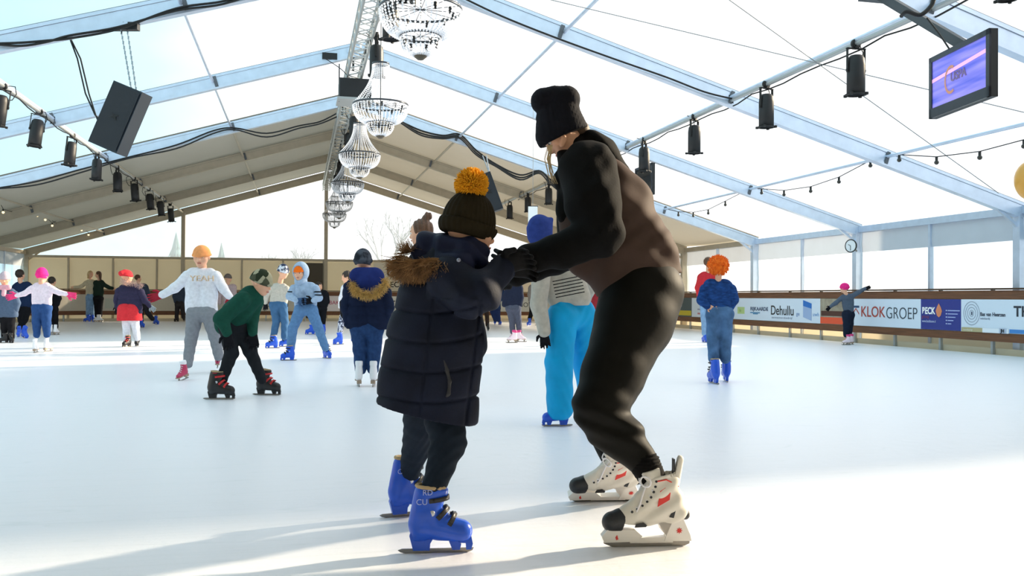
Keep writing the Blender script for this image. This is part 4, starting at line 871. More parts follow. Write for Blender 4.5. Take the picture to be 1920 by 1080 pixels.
def skate_figure(lod, main=WHITEP, accent=WHITEP, key=''):
    root = bpy.data.objects.new('ice_skate', None); h = .03 if lod < 2 else .06
    S = Sdf(.05); S.cap((-.20, 0, 1.0), (-.25, 0, .50), .20, .18, .75, (0, 1, 0)); S.cap((-.28, 0, .40), (.35, 0, .33), .16, .12, .85, (0, 1, 0)); S.cap((-.18, 0, .62), (.10, 0, .42), .18, .14, .8, (0, 1, 0), k=.1); S.cut((.05, 0, 1), (0, 0, 1.08)); S.cut((0, 0, -1), (0, 0, .25))
    build_sdf(S, h, 'boot', main, root, np.eye(4))
    b = MB(); b.prism([(-.45, .28), (-.43, .14), (-.2, .14), (-.16, .24), (.05, .27)], -.09, .09); b.prism([(.05, .27), (.1, .22), (.45, .21), (.46, .27)], -.11, .11); b.build('heel', mat('sole_tan', '#a08c78', .6), root)
    b = MB(); b.prism([(-.50, .02), (-.42, 0), (.42, 0), (.56, .05), (.52, .10), (.38, .06), (.34, .20), (.26, .20), (.22, .06), (-.22, .06), (-.26, .15), (-.36, .15), (-.4, .06), (-.5, .05)], -.014, .014); b.build('blade', BLADE, root)
    if lod < 2:
        b = MB()
        for k in range(5):
            x = .18-.07*k; z = .54+.09*k; b.tube([(x-.02, -.09, z-.02), (x+.03, 0, z+.03), (x-.02, .09, z-.02)], .016, 5)
        b.build('laces', accent, root)
        S = Sdf(.03); S.cap((-.2, 0, 1.02), (-.22, 0, .96), .215, .21, .76, (0, 1, 0)); S.cut((0, 0, 1), (0, 0, 1.1)); build_sdf(S, h, 'cuff', accent, root, np.eye(4))
    return root
def skate_blackhire(lod, key=''): return skate_rental(lod, BLACKP, REDP)
def put_skate(kind, M, parent, lab=None):
    src = _cache[kind]
    r = src.copy(); COL.objects.link(r); r.parent = parent; r.matrix_parent_inverse = PI(parent); r.matrix_basis = M
    if lab: r['label'] = lab
    for ch in SK_CH[kind]:
        c = ch.copy(); COL.objects.link(c); c.parent = r
        for g in SK_GC[kind].get(ch.name, ()): q = g.copy(); COL.objects.link(q); q.parent = c
    return r
SK_CH, SK_GC = {}, {}
def proto_skate(kind, fn):
    COL_before = set(COL.objects); r = fn(); new = [o for o in COL.objects if o not in COL_before]
    ch = [o for o in new if o.parent == r]; SK_CH[kind] = ch; SK_GC[kind] = {c.name: [o for o in new if o.parent == c] for c in ch}; _cache[kind] = r
    for o in new: COL.objects.unlink(o)
proto_skate('blue0', lambda: skate_rental(0)); proto_skate('blue', lambda: skate_rental(1)); proto_skate('blue2', lambda: skate_rental(2))
proto_skate('black', lambda: skate_rental(1, BLACKP, REDP)); proto_skate('black2', lambda: skate_rental(2, BLACKP, BLACKP))
proto_skate('white', lambda: skate_figure(1)); proto_skate('white2', lambda: skate_figure(2)); proto_skate('pink', lambda: skate_figure(1, mat('white_pink', '#efd9e2', .4), PINKP)); proto_skate('magenta', lambda: skate_figure(1, mat('raspberry', '#b8325a', .4), WHITEP))
# ---- generic skater ----
PCOUNT = [0]
def skater(base, lab, D=None, head=None, torso=None, arms=(), legs=(), jacket=None, trousers=None, hat=None, hair=None, gloves=None, skates=(), extra=None, h=None, face=True, hem=None, skin=SKIN, name='person', group='people skating on the rink', jh=None, sleeve_r=None):
    """head: (x,y,H,phi,tilt); torso: list of (x,y,r[,d]) shoulders..hips (several chains allowed); arms: [(sh),(el),(wr),handdir]; legs: [(hip),(knee),(ankle)]"""
    if D is None: D = dep(gp(*base))
    F = Fig(D, h or max(.008, 1.05*D/FPX)); S = Sdf(.02); lod = 1 if D < 14 else 2
    hx, hy, H, phi = head[:4]; tilt = head[4] if len(head) > 4 else 0; Hm = F.r(H); hd = head[5] if len(head) > 5 else 0
    c = F.P(hx, hy, hd); M = headframe(F, c, phi, tilt, head[6] if len(head) > 6 else 0)
    head_prims(S, c, Hm, M)
    nk = c+(np.array([0, -.42, -.10])*Hm)@M; t0 = torso[0][0]
    tops = [ch[0] for ch in torso]; sx = sum(p[0] for p in tops)/len(tops); sy = min(p[1]-p[2]*.3 for p in tops); sd_ = sum((p[3] if len(p) > 3 else 0) for p in tops)/len(tops)
    S.cap(nk, F.P(sx, sy+H*.12, sd_), Hm*.19, Hm*.21)
    for ch in torso: F.chain(S, [(p[0], p[1], p[2]*.78, *(p[3:])) for p in ch], .6)
    for a in arms: F.chain(S, [(p[0], p[1], p[2]*.7, *(p[3:4])) for p in a['j']])
    for l in legs: F.chain(S, [(p[0], p[1], p[2]*.7, *(p[3:4])) for p in l])
    for a in arms:
        if not a.get('glove') and 'dir' in a:
            w = a['j'][-1]; hand(F, S, w[0], w[1], w[3] if len(w) > 3 else 0, *a['dir'], Hm*a.get('hs', .72), curl=a.get('curl', .5), thumb=a.get('thumb', 1))
    body = F.emit(S, name, skin, None, min(F.h, .011 if lod == 1 else .014)); PCOUNT[0] += 1
    tag(body, lab, 'person', group)
    if face and (abs(phi) < 100) and lod == 1: face_bits(F, c, Hm, M, body)
    if jacket:
        S = Sdf(.025); seen = set()
        for ch in torso: F.chain(S, ch, jacket.get('flat', .68))
        if len(torso) > 1: F.seg(S, (*torso[0][0][:2], torso[0][0][2]*.8, *torso[0][0][3:]), (*torso[1][0][:2], torso[1][0][2]*.8, *torso[1][0][3:]), .7)
        for a in arms:
            if not a.get('nosleeve') and not hem: F.chain(S, a['j'])
        if jacket.get('collar', 1): S.cap(F.P(sx, sy+H*.18, sd_), F.P(sx, sy-H*.02, sd_), Hm*.32, Hm*.27)
        rd = random.Random(len(lab)); f1, f2, ph = rd.uniform(14, 20), rd.uniform(25, 34), rd.uniform(0, 6); q = jacket.get('quilt'); amp = jacket.get('fold', .0035)
        def disp(P):
            x, y, z = P[:, 0], P[:, 1], P[:, 2]; g = amp*(np.sin(f2*y+f1*.6*x+ph+1.5*np.sin(f1*x+z*9))*.6+np.sin(f1*1.7*(x-z)+f2*.5*y)*.4)
            if q: yy = (y/q) % 1; g = g+.012*(np.sqrt(np.abs(np.sin(np.pi*yy)))-.8)
            return g
        S.disp = disp
        if hem: F.cutline(S, *hem)
        jk = F.emit(S, jacket.get('name', 'jacket'), jacket['m'], body, jh)
        if hem:
            for a in arms:
                S = Sdf(.02); F.chain(S, a['j']); S.disp = disp; F.emit(S, 'sleeve', jacket['m'], body, jh)
    else: jk = None
    if trousers:
        S = Sdf(.02)
        for l in legs: F.chain(S, l)
        for i in range(len(legs)-1): F.seg(S, legs[i][0], legs[i+1][0])
        hips = [ch[-1] for ch in torso]
        for i, l in enumerate(legs): p = hips[min(i, len(hips)-1)]; F.seg(S, (p[0], p[1], p[2]*.72, *p[3:]), l[0], .8)
        f3 = 22
        S.disp = lambda P: .0022*np.sin(48*P[:, 1]+6*np.sin(14*P[:, 0]+9*P[:, 2]))
        if trousers.get('cut'): F.cutline(S, *trousers['cut'])
        F.emit(S, trousers.get('name', 'trousers'), trousers['m'], body)
    for a in arms:
        if a.get('glove') and 'dir' in a:
            S = Sdf(.01); w = a['j'][-1]; hand(F, S, w[0], w[1], w[3] if len(w) > 3 else 0, *a['dir'], Hm*a.get('hs', .8)*.8, curl=a.get('curl', .5), thumb=a.get('thumb', 1), fat=1.25); F.emit(S, 'glove', a['glove'], body, min(F.h, .008))
    if hat:
        o = beanie(F, c, Hm, M, hat['m'], body, rib=hat.get('rib', 0), top=hat.get('top', .5), ball=hat.get('ball'), low=hat.get('low', .06), h=F.h*.8, slouch=hat.get('slouch'), band=hat.get('band', True), name=hat.get('name', 'knit_hat'))
    if hair:
        S = Sdf(.02)
        def W(x, y, z): return c+(np.array([x, y, z])*Hm)@M
        S.ell(W(0, .15, -.08), np.array([.37, .42, .43])*Hm, M)
        if hair.get('long'):
            for q in (-.16, 0, .16): S.cap(W(q, .0, -.28), W(q*1.3, -hair['long'], -.34), .22*Hm, .13*Hm)
        if hair.get('bun'): S.cap(W(0, .42, -.18), W(*hair['bun']), .12*Hm, .17*Hm)
        S.ell(W(0, -.1, .36), np.array([.27, .32, .30])*Hm, M, sub=True, k=0)
        S.disp = lambda P: .004*np.sin(160*P[:, 0]+20*P[:, 1])
        F.emit(S, 'hair', hair['m'], body, F.h*.8)
    for s_ in skates:
        kind, x, y, yaw = s_[:4]; pitch = s_[4] if len(s_) > 4 else 0; Lp = s_[5] if len(s_) > 5 else None; lean = s_[6] if len(s_) > 6 else 0; lift = s_[7] if len(s_) > 7 else None
        P = gp(x, y) if lift is None else atD(x, y, D+lift)
        L_ = (Lp/FPX*dep(P)) if Lp else .26
        put_skate(kind, skateM(P, yaw, pitch, lean, L_), body)
    if extra: extra(F, body, c, Hm, M)
    return F, body
# ================= the two skaters in front =================
HOODY = fabric('black_jersey', '#0a0a0c', bscale=90); BROWN = fabric('brown_softshell', '#473731', rough=.7, noise=.12, nscale=9, bscale=50, bump=.04); TIGHTS = fabric('black_olive_tights', '#0b0a07', rough=.6, bump=.04, bscale=60)
HATN = fabric('dark_navy_knit', '#12131c', bscale=200); NAVY = fabric('navy_quilt', '#10172a', rough=.72, noise=.3, nscale=9, spec=.2); NAVYD = fabric('navy_hood', '#161c38', rough=.6)
OLIVE = fabric('olive_knit', '#251f12', bscale=160); YELLOW = mat('yellow_wool', '#f8b01c', .9, noise=.18, nscale=25); FUR = mat('fur_brown', '#8d6a45', .85, noise=.45, nscale=18, col2=None); FURD = mat('fur_sand', '#c9a25c', .85, noise=.3, nscale=40)
DJEAN = fabric('dark_denim', '#18222f', rough=.8, bscale=200)
# hockey skate, toe along +x, unit length
def skate_hockey():
    root = bpy.data.objects.new('ice_skate', None); I4 = np.eye(4)
    WH = mat('skate_white', '#ded9cf', .4, noise=.05, nscale=5); HW_ = mat('holder_white', '#efeae4', .35); BK = mat('toe_black', '#1d2026', .45, noise=.2, nscale=30); RD = mat('skate_red', '#d8322a', .4); LC = mat('lace_white', '#f0eef2', .7)
    S = Sdf(.05); S.cap((-.20, 0, .80), (-.27, 0, .48), .165, .165, .72, (0, 1, 0)); S.cap((-.30, 0, .42), (.34, 0, .285), .145, .118, .82, (0, 1, 0)); S.cap((-.12, 0, .62), (.20, 0, .38), .15, .115, .74, (0, 1, 0), k=.08); S.cap((-.33, 0, .45), (-.38, 0, .38), .12, .09, .8, (0, 1, 0))
    S.disp = lambda P: .010*np.sin(28*(P[:, 0]*.75+P[:, 2]))*(P[:, 0] < .15)
    S.cut((.25, 0, 1), (-.2, 0, .84)); S.cut((.13, 0, -1), (0, 0, .245)); S.ell((-.19, 0, .92), (.13, .10, .20), sub=True); build_sdf(S, .014, 'boot', WH, root, I4)
    S = Sdf(.02); S.cap((-.32, 0, .74), (-.385, 0, 1.0), .07, .05, 1.0, (0, 1, 0)); S.cut((1, 0, .25), (-.31, 0, .8)); build_sdf(S, .012, 'tendon_guard', WH, root, I4)
    MB().box((-.322, -.045, .80), (-.305, .045, 1.01)).build('guard_pad', BK, root)
    S = Sdf(.03); S.cap((.30, 0, .30), (.40, 0, .285), .128, .122, .86, (0, 1, 0)); S.cap((.24, 0, .33), (.3, 0, .33), .11, .11, .9, (0, 1, 0)); S.cut((-1, 0, -.25), (.27, 0, .3)); S.cut((.05, 0, -1), (.3, 0, .19)); build_sdf(S, .012, 'toe_cap', BK, root, I4)
    S = Sdf(.03); S.cap((-.42, 0, .40), (-.45, 0, .36), .07, .06, .9, (0, 1, 0)); build_sdf(S, .012, 'heel_counter', BK, root, I4)
    b = MB(); w = .06
    b.prism([(-.515, .07), (-.50, .14), (-.42, .32), (-.12, .31), (-.16, .2), (-.22, .13), (-.2, .07)], -w, w); b.prism([(.10, .07), (.06, .13), (.14, .20), (.46, .21), (.53, .13), (.50, .06)], -w, w); b.prism([(-.3, .05), (-.3, .12), (.2, .105), (.2, .05)], -w*.8, w*.8)
    b.prism([(-.22, .13), (-.14, .26), (-.05, .29), (-.12, .32), (-.3, .32)], -w, w)
    b.build('blade_holder', HW_, root)
    MB().prism([(-.5, .03), (-.44, .005), (.40, .0), (.50, .04), (.50, .08), (-.51, .09)], -.018, .018).build('blade', BLADE, root)
    b = MB(); e = MB(); rows = [(.22, .455), (.16, .485), (.10, .525), (.045, .57), (-.0, .62), (-.03, .68), (-.05, .74), (-.06, .80)]
    for i, (x, z) in enumerate(rows):
        yy = .085
        for s in (-1, 1):
            e.lathe([(0, .012), (.014, .01), (.016, 0)], (x-.03, s*(yy+.015), z-.035), 8, (.2, s, .2))
            nx, nz = rows[min(i+1, 7)]
            b.tube([(x-.03, s*(yy+.015), z-.035), (x+.0, s*yy*.6, z+.01), (nx+.0, -s*yy*.6, nz+.012), (nx-.03, -s*(yy+.012), nz-.03)], .013, 6)
    b.build('laces', LC, root); e.build('eyelets', BK, root)
    b = MB()
    for s in (-1, 1):
        pts = []
        for k in range(13): a = 2*math.pi*k/12; pts.append((.0+.05*math.cos(a)+.03, s*(.03+.055*(1-math.cos(a))), .76+.06*math.sin(a)))
        b.tube(pts, .011, 5)
    b.tube([(-.03, .02, .76), (.03, .07, .70), (.07, .09, .60), (.10, .10, .50), (.14, .11, .42)], .011, 5); b.tube([(-.03, -.02, .76), (.05, -.07, .68), (.09, -.10, .56)], .011, 5)
    b.build('lace_bow', LC, root)
    S = Sdf(.03); S.cap((-.10, 0, .80), (-.03, 0, .86), .11, .10, .8, (0, 1, 0)); S.cut((.3, 0, 1), (-.1, 0, .90)); S.cut((-1, 0, .0), (-.15, 0, .8)); build_sdf(S, .014, 'tongue', WH, root, I4)
    for s in (-1, 1):
        b = MB(); b.prism([(-.13, .66), (-.19, .70), (-.25, .64), (-.24, .56), (-.10, .48)], s*.118, s*.128); b.build('emblem', RD, root)
        b = MB(); b.prism([(-.33, .50), (-.29, .48), (-.24, .36), (-.29, .35)], s*.11, s*.122); b.prism([(.02, .27), (.06, .30), (.15, .28), (.16, .245), (.03, .25)], s*.105, s*.12); b.build('side_vent', BK, root)
        b = MB(); b.tube([(-.10, s*.115, .77), (-.20, s*.122, .79), (-.30, s*.10, .74), (-.36, s*.06, .70)], .008, 5); b.build('red_piping', RD, root)
        pts = []
        for k in range(16): a = 2*math.pi*k/16; r = .038 if k % 2 == 0 else .019; pts.append((-.37+r*math.sin(a), .19+r*math.cos(a)))
        MB().prism(pts, s*.060, s*.066).build('maple_leaf', RD, root); MB().prism([(.34, .10), (.355, .15), (.375, .12), (.365, .09)], s*.060, s*.066).build('red_mark', RD, root)
    return root
proto_skate('hockey', skate_hockey)
# ---- person in brown and black ----
F = Fig(3.75, .007); Hp = 97; c = F.P(1051, 247, 0); M = headframe(F, c, -80, 48); Hm = F.r(Hp)
S = Sdf(.03); head_prims(S, c, Hm, M); F.seg(S, (1068, 270, 24), (1100, 315, 30)); F.chain(S, [(1105, 322, 44), (1140, 400, 62), (1190, 500, 62), (1205, 550, 58)], .75)
F.chain(S, [(1105, 325, 36, -.1), (1130, 440, 30, -.2), (985, 487, 19, -.15)]); F.chain(S, [(1090, 340, 34, .18), (1080, 470, 26, .24), (968, 512, 17, .12)])
F.chain(S, [(1205, 555, 60, -.05), (1150, 700, 44, -.2), (1128, 762, 36, -.27), (1165, 818, 28, -.3), (1222, 890, 20, -.33), (1228, 915, 20, -.33)]); F.chain(S, [(1190, 560, 52, .12), (1118, 765, 30, .25), (1156, 870, 16, .36), (1160, 890, 13, .36)])
S.cap(F.P(1056, 258, -.068), F.P(1053, 272, -.068), .013, .009, k=.004); S.cap(F.P(1060, 262, -.07), F.P(1056, 274, -.07), .008, .006, k=.003)
adult = F.emit(S, 'person', SKIN, None, .005); tag(adult, 'tall bent person in black beanie and brown vest, holding hands with a small child', 'person')
face_bits(F, c, Hm, M, adult)
S = Sdf(.005); F.seg(S, (1020, 190, 25), (1062, 187, 26), 1.15); F.seg(S, (1040, 184, 23), (1048, 188, 27), 1.15); F.seg(S, (1050, 216, 39), (1056, 246, 47), .95); F.seg(S, (1042, 222, 37), (1046, 250, 43), .95); F.cutline(S, 1005, 281, 1108, 236)
def _rib(P): return .0016*np.sin(P[:, 0]*420+P[:, 2]*300)
S.disp = _rib; hat = F.emit(S, 'beanie', HATN, adult, .006)
S = Sdf(.008); F.seg(S, (1046, 262, 42), (1058, 258, 45), .98); 
S.cut((np.array([-.37, -.93, 0])), F.P(1050, 265)) ; F.cutline(S, 1005, 284, 1108, 240); S.cuts[0] = (-S.cuts[0][0]*-1, S.cuts[0][1])
# hair and loose strands
HB = mat('hair_brown', '#4a3524', .6, noise=.3, nscale=60); HBL = mat('hair_blond', '#cbb58e', .5, noise=.2, nscale=60)
S = Sdf(.01); S.cap(c+(np.array([0, -.0, -.28])*Hm)@M, c+(np.array([0, -.26, -.28])*Hm)@M, .24*Hm, .20*Hm); F.emit(S, 'hair', HB, adult, .006)
b = MB(); r = random.Random(2)
for k in range(14):
    x = 1030+r.uniform(-5, 4); b.tube([LM @ Vector(F.P(x+2, 272, -.06)), LM @ Vector(F.P(x-3+r.uniform(-2, 2), 298, -.07)), LM @ Vector(F.P(x+r.uniform(-2, 5), 322, -.07)), LM @ Vector(F.P(x+6+r.uniform(-3, 8), 345, -.06))], [.0016, .0014, .0012, .0005], 4)
b.build('hair_strand', HBL, adult)
# torso: brown vest part
S = Sdf(.03); F.chain(S, [(1108, 322, 58), (1140, 400, 84), (1178, 478, 84), (1200, 530, 82)], .78); F.seg(S, (1088, 360, 44), (1105, 470, 52), .7); F.cutline(S, 1105, 562, 1290, 508)
def _fold(P):
    x, y, z = P[:, 0], P[:, 1], P[:, 2]
    g = .005*np.sin(46*(y*.8+x*.75)+2.5*np.sin(9*x-7*z))+.0018*np.sin(90*(x*.6-y*.4)+3*np.sin(14*y))
    return g*np.clip((x-.18)*6, .15, 1)
S.disp = _fold; F.emit(S, 'brown_vest', BROWN, adult, .007)
S = Sdf(.03); F.seg(S, (1084, 272, 24), (1112, 272, 27), .95); F.seg(S, (1092, 300, 33), (1128, 290, 32), .9); F.seg(S, (1128, 290, 33), (1165, 322, 18), .9); F.seg(S, (1090, 300, 32), (1075, 345, 30), .9); F.seg(S, (1068, 295, 22, -.02), (1062, 340, 22, -.02), .9)
S.disp = lambda P: .006*np.sin(60*P[:, 0]+50*P[:, 1]); F.emit(S, 'hood', HOODY, adult, .007)
S = Sdf(.03); F.chain(S, [(1102, 318, 55, -.08), (1112, 380, 52, -.15), (1128, 440, 40, -.2), (1060, 468, 33, -.18), (988, 486, 27, -.15)]); F.chain(S, [(1092, 340, 50, .18), (1080, 470, 34, .24), (968, 512, 25, .12)])
F.seg(S, (1080, 340, 36, -.02), (1075, 395, 32, -.02), .8)
def _sl(P):
    x, y, z = P[:, 0], P[:, 1], P[:, 2]; return .002*np.sin(60*(y-.9*x)+2*np.sin(8*x))*np.exp(-((x-.36)/.12)**2)+.003*np.sin(60*x+30*y)
S.disp = _sl; F.emit(S, 'sleeves', HOODY, adult, .007)
b = MB()
for i, (x, y) in enumerate(((1070, 292), (1064, 302), (1063, 310), (1070, 318))): b.sphere(LM @ Vector(F.P(x, y, -.115-.01*i)), .006, 8, 6, (1.6, 1, .7))
b.build('chest_print', mat('print_white', '#c9cad2', .5), adult)
# legs
S = Sdf(.03); F.chain(S, [(1205, 548, 77, -.02), (1190, 600, 72, -.08), (1150, 700, 58, -.2), (1126, 762, 50, -.27), (1140, 795, 44, -.28), (1168, 822, 38, -.3), (1214, 876, 27, -.33)], .92)
F.chain(S, [(1188, 560, 66, .12), (1140, 700, 46, .22), (1118, 765, 38, .28), (1153, 860, 25, .36)], .95)
def _lg(P):
    x, y, z = P[:, 0], P[:, 1], P[:, 2]; k = np.exp(-((y+.52)/.09)**2)
    return .005*np.sin(85*y+30*x)*k+.0008*np.sin(50*y+20*x)
S.disp = _lg; F.cutline(S, 1020, 872, 1060, 862) if False else None
F.emit(S, 'leggings', TIGHTS, adult, .007)
# gloves
GLV = fabric('black_glove', '#0f0f12', rough=.7)
S = Sdf(.01); hand(F, S, 988, 486, -.15, -1, .12, -.1, .165, facing=(0, -.5, -1), curl=1.1, thumb=1, fat=1.2); F.emit(S, 'glove', GLV, adult, .004)
S = Sdf(.01); hand(F, S, 968, 512, .12, -1, .15, .1, .165, facing=(0, -.3, -1), curl=1.1, thumb=1, fat=1.2); F.emit(S, 'glove', GLV, adult, .004)
def sk(kind, x, y, yaw, Lp, parent, pitch=0, lean=0, lab=None):
    P = gp(x, y); return put_skate(kind, skateM(P, yaw, pitch, lean, Lp/FPX*dep(P)), parent, lab)
sk('hockey', 1212, 1024, 184, 162, adult); sk('hockey', 1132, 939, 184, 130, adult, 0, -28)
S = Sdf(.01); F.seg(S, (1210, 872, 29, -.33), (1225, 900, 25, -.33)); S.disp = lambda P: .003*np.sin(500*P[:, 1]); F.emit(S, 'sock', HOODY, adult, .006)
S = Sdf(.01); F.seg(S, (1152, 852, 26, .36), (1160, 878, 24, .36)); S.disp = lambda P: .003*np.sin(500*P[:, 1]); F.emit(S, 'sock', HOODY, adult, .006)
# ---- child in the parka ----
F = Fig(3.45, .007); Hp = 108; c = F.P(881, 432); M = headframe(F, c, 112, 8, 0); Hm = F.r(Hp)
S = Sdf(.03); head_prims(S, c, Hm, M); F.seg(S, (868, 460, 26), (845, 510, 30)); F.chain(S, [(835, 520, 45), (820, 620, 60), (812, 720, 50)], .75)
F.chain(S, [(848, 522, 32, -.14), (895, 552, 28, -.17), (940, 500, 17, -.07)]); F.chain(S, [(850, 515, 28, .18), (900, 540, 22, .2), (950, 502, 15, .12)])
F.chain(S, [(828, 755, 22, .0), (838, 828, 16, -.06), (811, 905, 12, -.17)]); F.chain(S, [(790, 780, 22, .1), (778, 840, 19, .28), (765, 885, 10, .38)])
kid = F.emit(S, 'person', SKIN, None, .007); tag(kid, 'child in long dark quilted parka and olive bobble hat with yellow pompom', 'person')
face_bits(F, c, Hm, M, kid)
ho = beanie(F, c, Hm, M, OLIVE, kid, rib=15, top=.58, band=False, low=-.12, h=.0045)
S = Sdf(.01); S.ell(c+(np.array([0, .08, -.04])*Hm)@M, np.array([.43, .34, .53])*Hm, M); S.cut(-(M[1]+M[2]*.12), c+(np.array([0, -.13, 0])*Hm)@M); S.cut((M[1]+M[2]*.12), c+(np.array([0, .12, 0])*Hm)@M)
def _rb(P): q = (P-c)@M.T; return .013*Hm*(np.abs(np.cos(np.arctan2(q[:, 0], q[:, 2])*15))-.5)
S.disp = _rb; F.emit(S, 'brim', OLIVE, ho, .0045)
fluff(F.P(884, 346, .0), F.r(30), YELLOW, 'pompom', ho, 2600)
S = Sdf(.03); F.chain(S, [(838, 512, 58), (826, 560, 76), (818, 640, 90), (803, 715, 92), (799, 790, 98)], .78)
F.chain(S, [(846, 524, 45, -.13), (880, 556, 39, -.17), (905, 548, 34, -.17), (942, 501, 24, -.07)]); F.chain(S, [(850, 515, 40, .18), (900, 536, 33, .2), (948, 502, 22, .12)]); F.cutline(S, 700, 752, 897, 798)
def _q(P):
    X, Y = F.px(P); u = (Y+(X-800)*.12-30*np.sin((X-700)/90)); ro = np.sqrt(np.abs(np.sin(np.pi*(u/58)))); vx = np.sqrt(np.abs(np.sin(np.pi*((X-(Y-600)*-.12)-720)/84)))
    body = ((X < 905) & (Y > 560)) | (X < 800); arm = np.sin((X-820)/9.-Y/16.)*(1+.5*np.sin(Y/21.))
    g = lambda a, w: 1-np.exp(-(np.abs(a)/w)**2)
    return np.where(body, .008*g(np.sin(np.pi*(u/56)), .16)*g(np.sin(np.pi*((X-(Y-600)*-.12)-720)/88), .10)+.002*np.abs(np.sin(np.pi*(u/56)))-.008+.0015*np.sin(X/9.+Y/13.), .0042*arm)
S.disp = _q; pk = F.emit(S, 'parka', NAVY, kid, .005)
S = Sdf(.025); F.seg(S, (806, 462, 27, .02), (862, 476, 31, 0), .95); F.seg(S, (862, 480, 33, -.02), (893, 478, 25, -.03), .9); F.seg(S, (795, 478, 24, .04), (830, 500, 34, .0), .95); F.seg(S, (835, 500, 26, -.06), (868, 492, 24, -.12), .9); F.seg(S, (800, 452, 17, .03), (858, 462, 15, .05)); F.seg(S, (880, 465, 14, -.05), (902, 500, 17, -.05)); F.seg(S, (832, 460, 19, -.04), (876, 463, 19, -.08)); F.seg(S, (876, 470, 20, -.08), (898, 488, 16, -.07))
S.disp = lambda P: .005*np.sin(52*P[:, 0]+70*P[:, 1]+2*np.sin(30*P[:, 2])); hd_ = F.emit(S, 'hood', NAVYD, kid, .006)
fur(F, [(757, 478, .0), (764, 490, -.06), (785, 487, -.10), (812, 484, -.13), (838, 486, -.15)], F.r(12), F.r(38), FUR, kid, 2600, 6, (-.25, -1.1, -.1))
fur(F, [(757, 478, .02), (768, 476, .02), (775, 474, .02)], F.r(8), F.r(26), FUR, kid, 160, 9, (-.3, 1.2, 0))
S = Sdf(.02); F.seg(S, (765, 515, 20, -.02), (785, 530, 18, -.05), .8); F.emit(S, 'hood_edge', NAVYD, kid, .007)
MB().sphere(LM @ Vector(F.P(860, 488, -.215)), .008, 10, 8).build('hood_snap', mat('snap_silver', '#8f93a4', .3, .8), kid)
def pad(d): return F.P(0, 0, d)
S = Sdf(.006)
for a, b_ in zip([(832, 675), (838, 695), (843, 715), (841, 738)], [(838, 695), (843, 715), (841, 738), (838, 742)]): F.seg(S, (*a, 3.6, -.139), (*b_, 3.6, -.139))
F.emit(S, 'pocket_welt', mat('zip_grey', '#1e2027', .5), pk, .004)
S = Sdf(.01); F.chain(S, [(826, 740, 40, .0), (834, 790, 37, -.04), (841, 828, 34, -.08), (813, 915, 22, -.17)]); F.chain(S, [(792, 750, 38, .08), (790, 790, 33, .15), (780, 840, 26, .28), (766, 893, 18, .38)])
S.disp = lambda P: .002*np.sin(150*P[:, 1]+25*np.sin(9*P[:, 0]))*np.exp(-((P[:, 1]+.62)/.2)**2)+.0012*np.sin(70*P[:, 1]); F.emit(S, 'trousers', DJEAN, kid, .006)
S = Sdf(.01); hand(F, S, 938, 499, -.07, 1, -.35, .0, .15, facing=(0, .6, 1), curl=1.0, thumb=-1, fat=1.45); F.emit(S, 'glove', GLV, kid, .004)
S = Sdf(.01); hand(F, S, 948, 502, .12, 1, .0, -.0, .15, facing=(0, .6, 1), curl=1.0, thumb=-1, fat=1.45); F.emit(S, 'glove', GLV, kid, .004)
for x, y, yaw, Lp, pt in ((822, 1036, 6, 118, 0), (776, 966, 22, 103, -0)):
    r = sk('blue0', x, y, yaw, Lp, kid)
    a = mat('print_pale', '#a9b6e8', .4)
    Lm = Lp/FPX*dep(gp(x, y)); Mx = r.matrix_basis
    text('CU', .13, Mx @ Vector((-.36, -.178, .80)), Mx.to_3x3() @ Vector((1, 0, 0)), Mx.to_3x3() @ Vector((0, 0, 1)), a, kid, ext=.0006).scale *= Lm
    text('RD', .12, Mx @ Vector((-.26, -.182, .95)), Mx.to_3x3() @ Vector((1, 0, 0)), Mx.to_3x3() @ Vector((0, 0, 1)), a, kid, ext=.0006).scale *= Lm
# ================= the other skaters =================
TURQ = fabric('turquoise_nylon', '#0fa0dc', rough=.5, noise=.12, nscale=6); GREYK = fabric('grey_melange', '#b9b5ac'); ROYAL = fabric('royal_fleece', '#2c3f86'); ORANGE = fabric('orange_knit', '#f2701c'); JEANS = fabric('blue_jeans', '#3d6289', noise=.12, nscale=12, bscale=200)
JEANSL = fabric('light_jeans', '#7f9fc4', noise=.2, nscale=12); DENIM = fabric('denim_jacket', '#1d3f78', noise=.45, nscale=18, stretch=(1, 1, 2.5)); DNAVY = fabric('dark_navy', '#16203a'); BLACKF = fabric('black_cloth', '#15151a'); GREEN = fabric('green_softshell', '#17483c'); WHITEF = fabric('white_knit', '#e4e5ee'); LGREY = fabric('grey_leggings', '#85888f')
GREYB = fabric('grey_blue_hoodie', '#9db2cc'); RED = fabric('red_fleece', '#c8323a'); PINK = fabric('hot_pink', '#ee2f86'); PINKW = fabric('pale_pink_white', '#e6d7e4'); CAMO = fabric('camouflage', '#2b3324', noise=.08, col2='#a39f86', nscale=16, kind='voronoi'); GKNIT = fabric('grey_pattern_knit', '#4a4f5a', noise=.08, col2='#20232b', nscale=14)
NAVW = fabric('navy_white_knit', '#26304c', noise=.05, col2='#d8dce6', nscale=14); SLATE = fabric('slate_jacket', '#3c4658'); COATB = fabric('blue_grey_coat', '#4e5f78'); TIGHTW = fabric('white_tights', '#d5dbe6'); BEIGE = fabric('beige_fur_vest', '#cdbfa4'); DGREEN = fabric('dark_green_coat', '#23332b'); BROWNF = fabric('dark_brown_cloth', '#35261f'); PATL = fabric('patterned_leggings', '#c9cfe0', noise=.05, col2='#3a3f58', nscale=30)
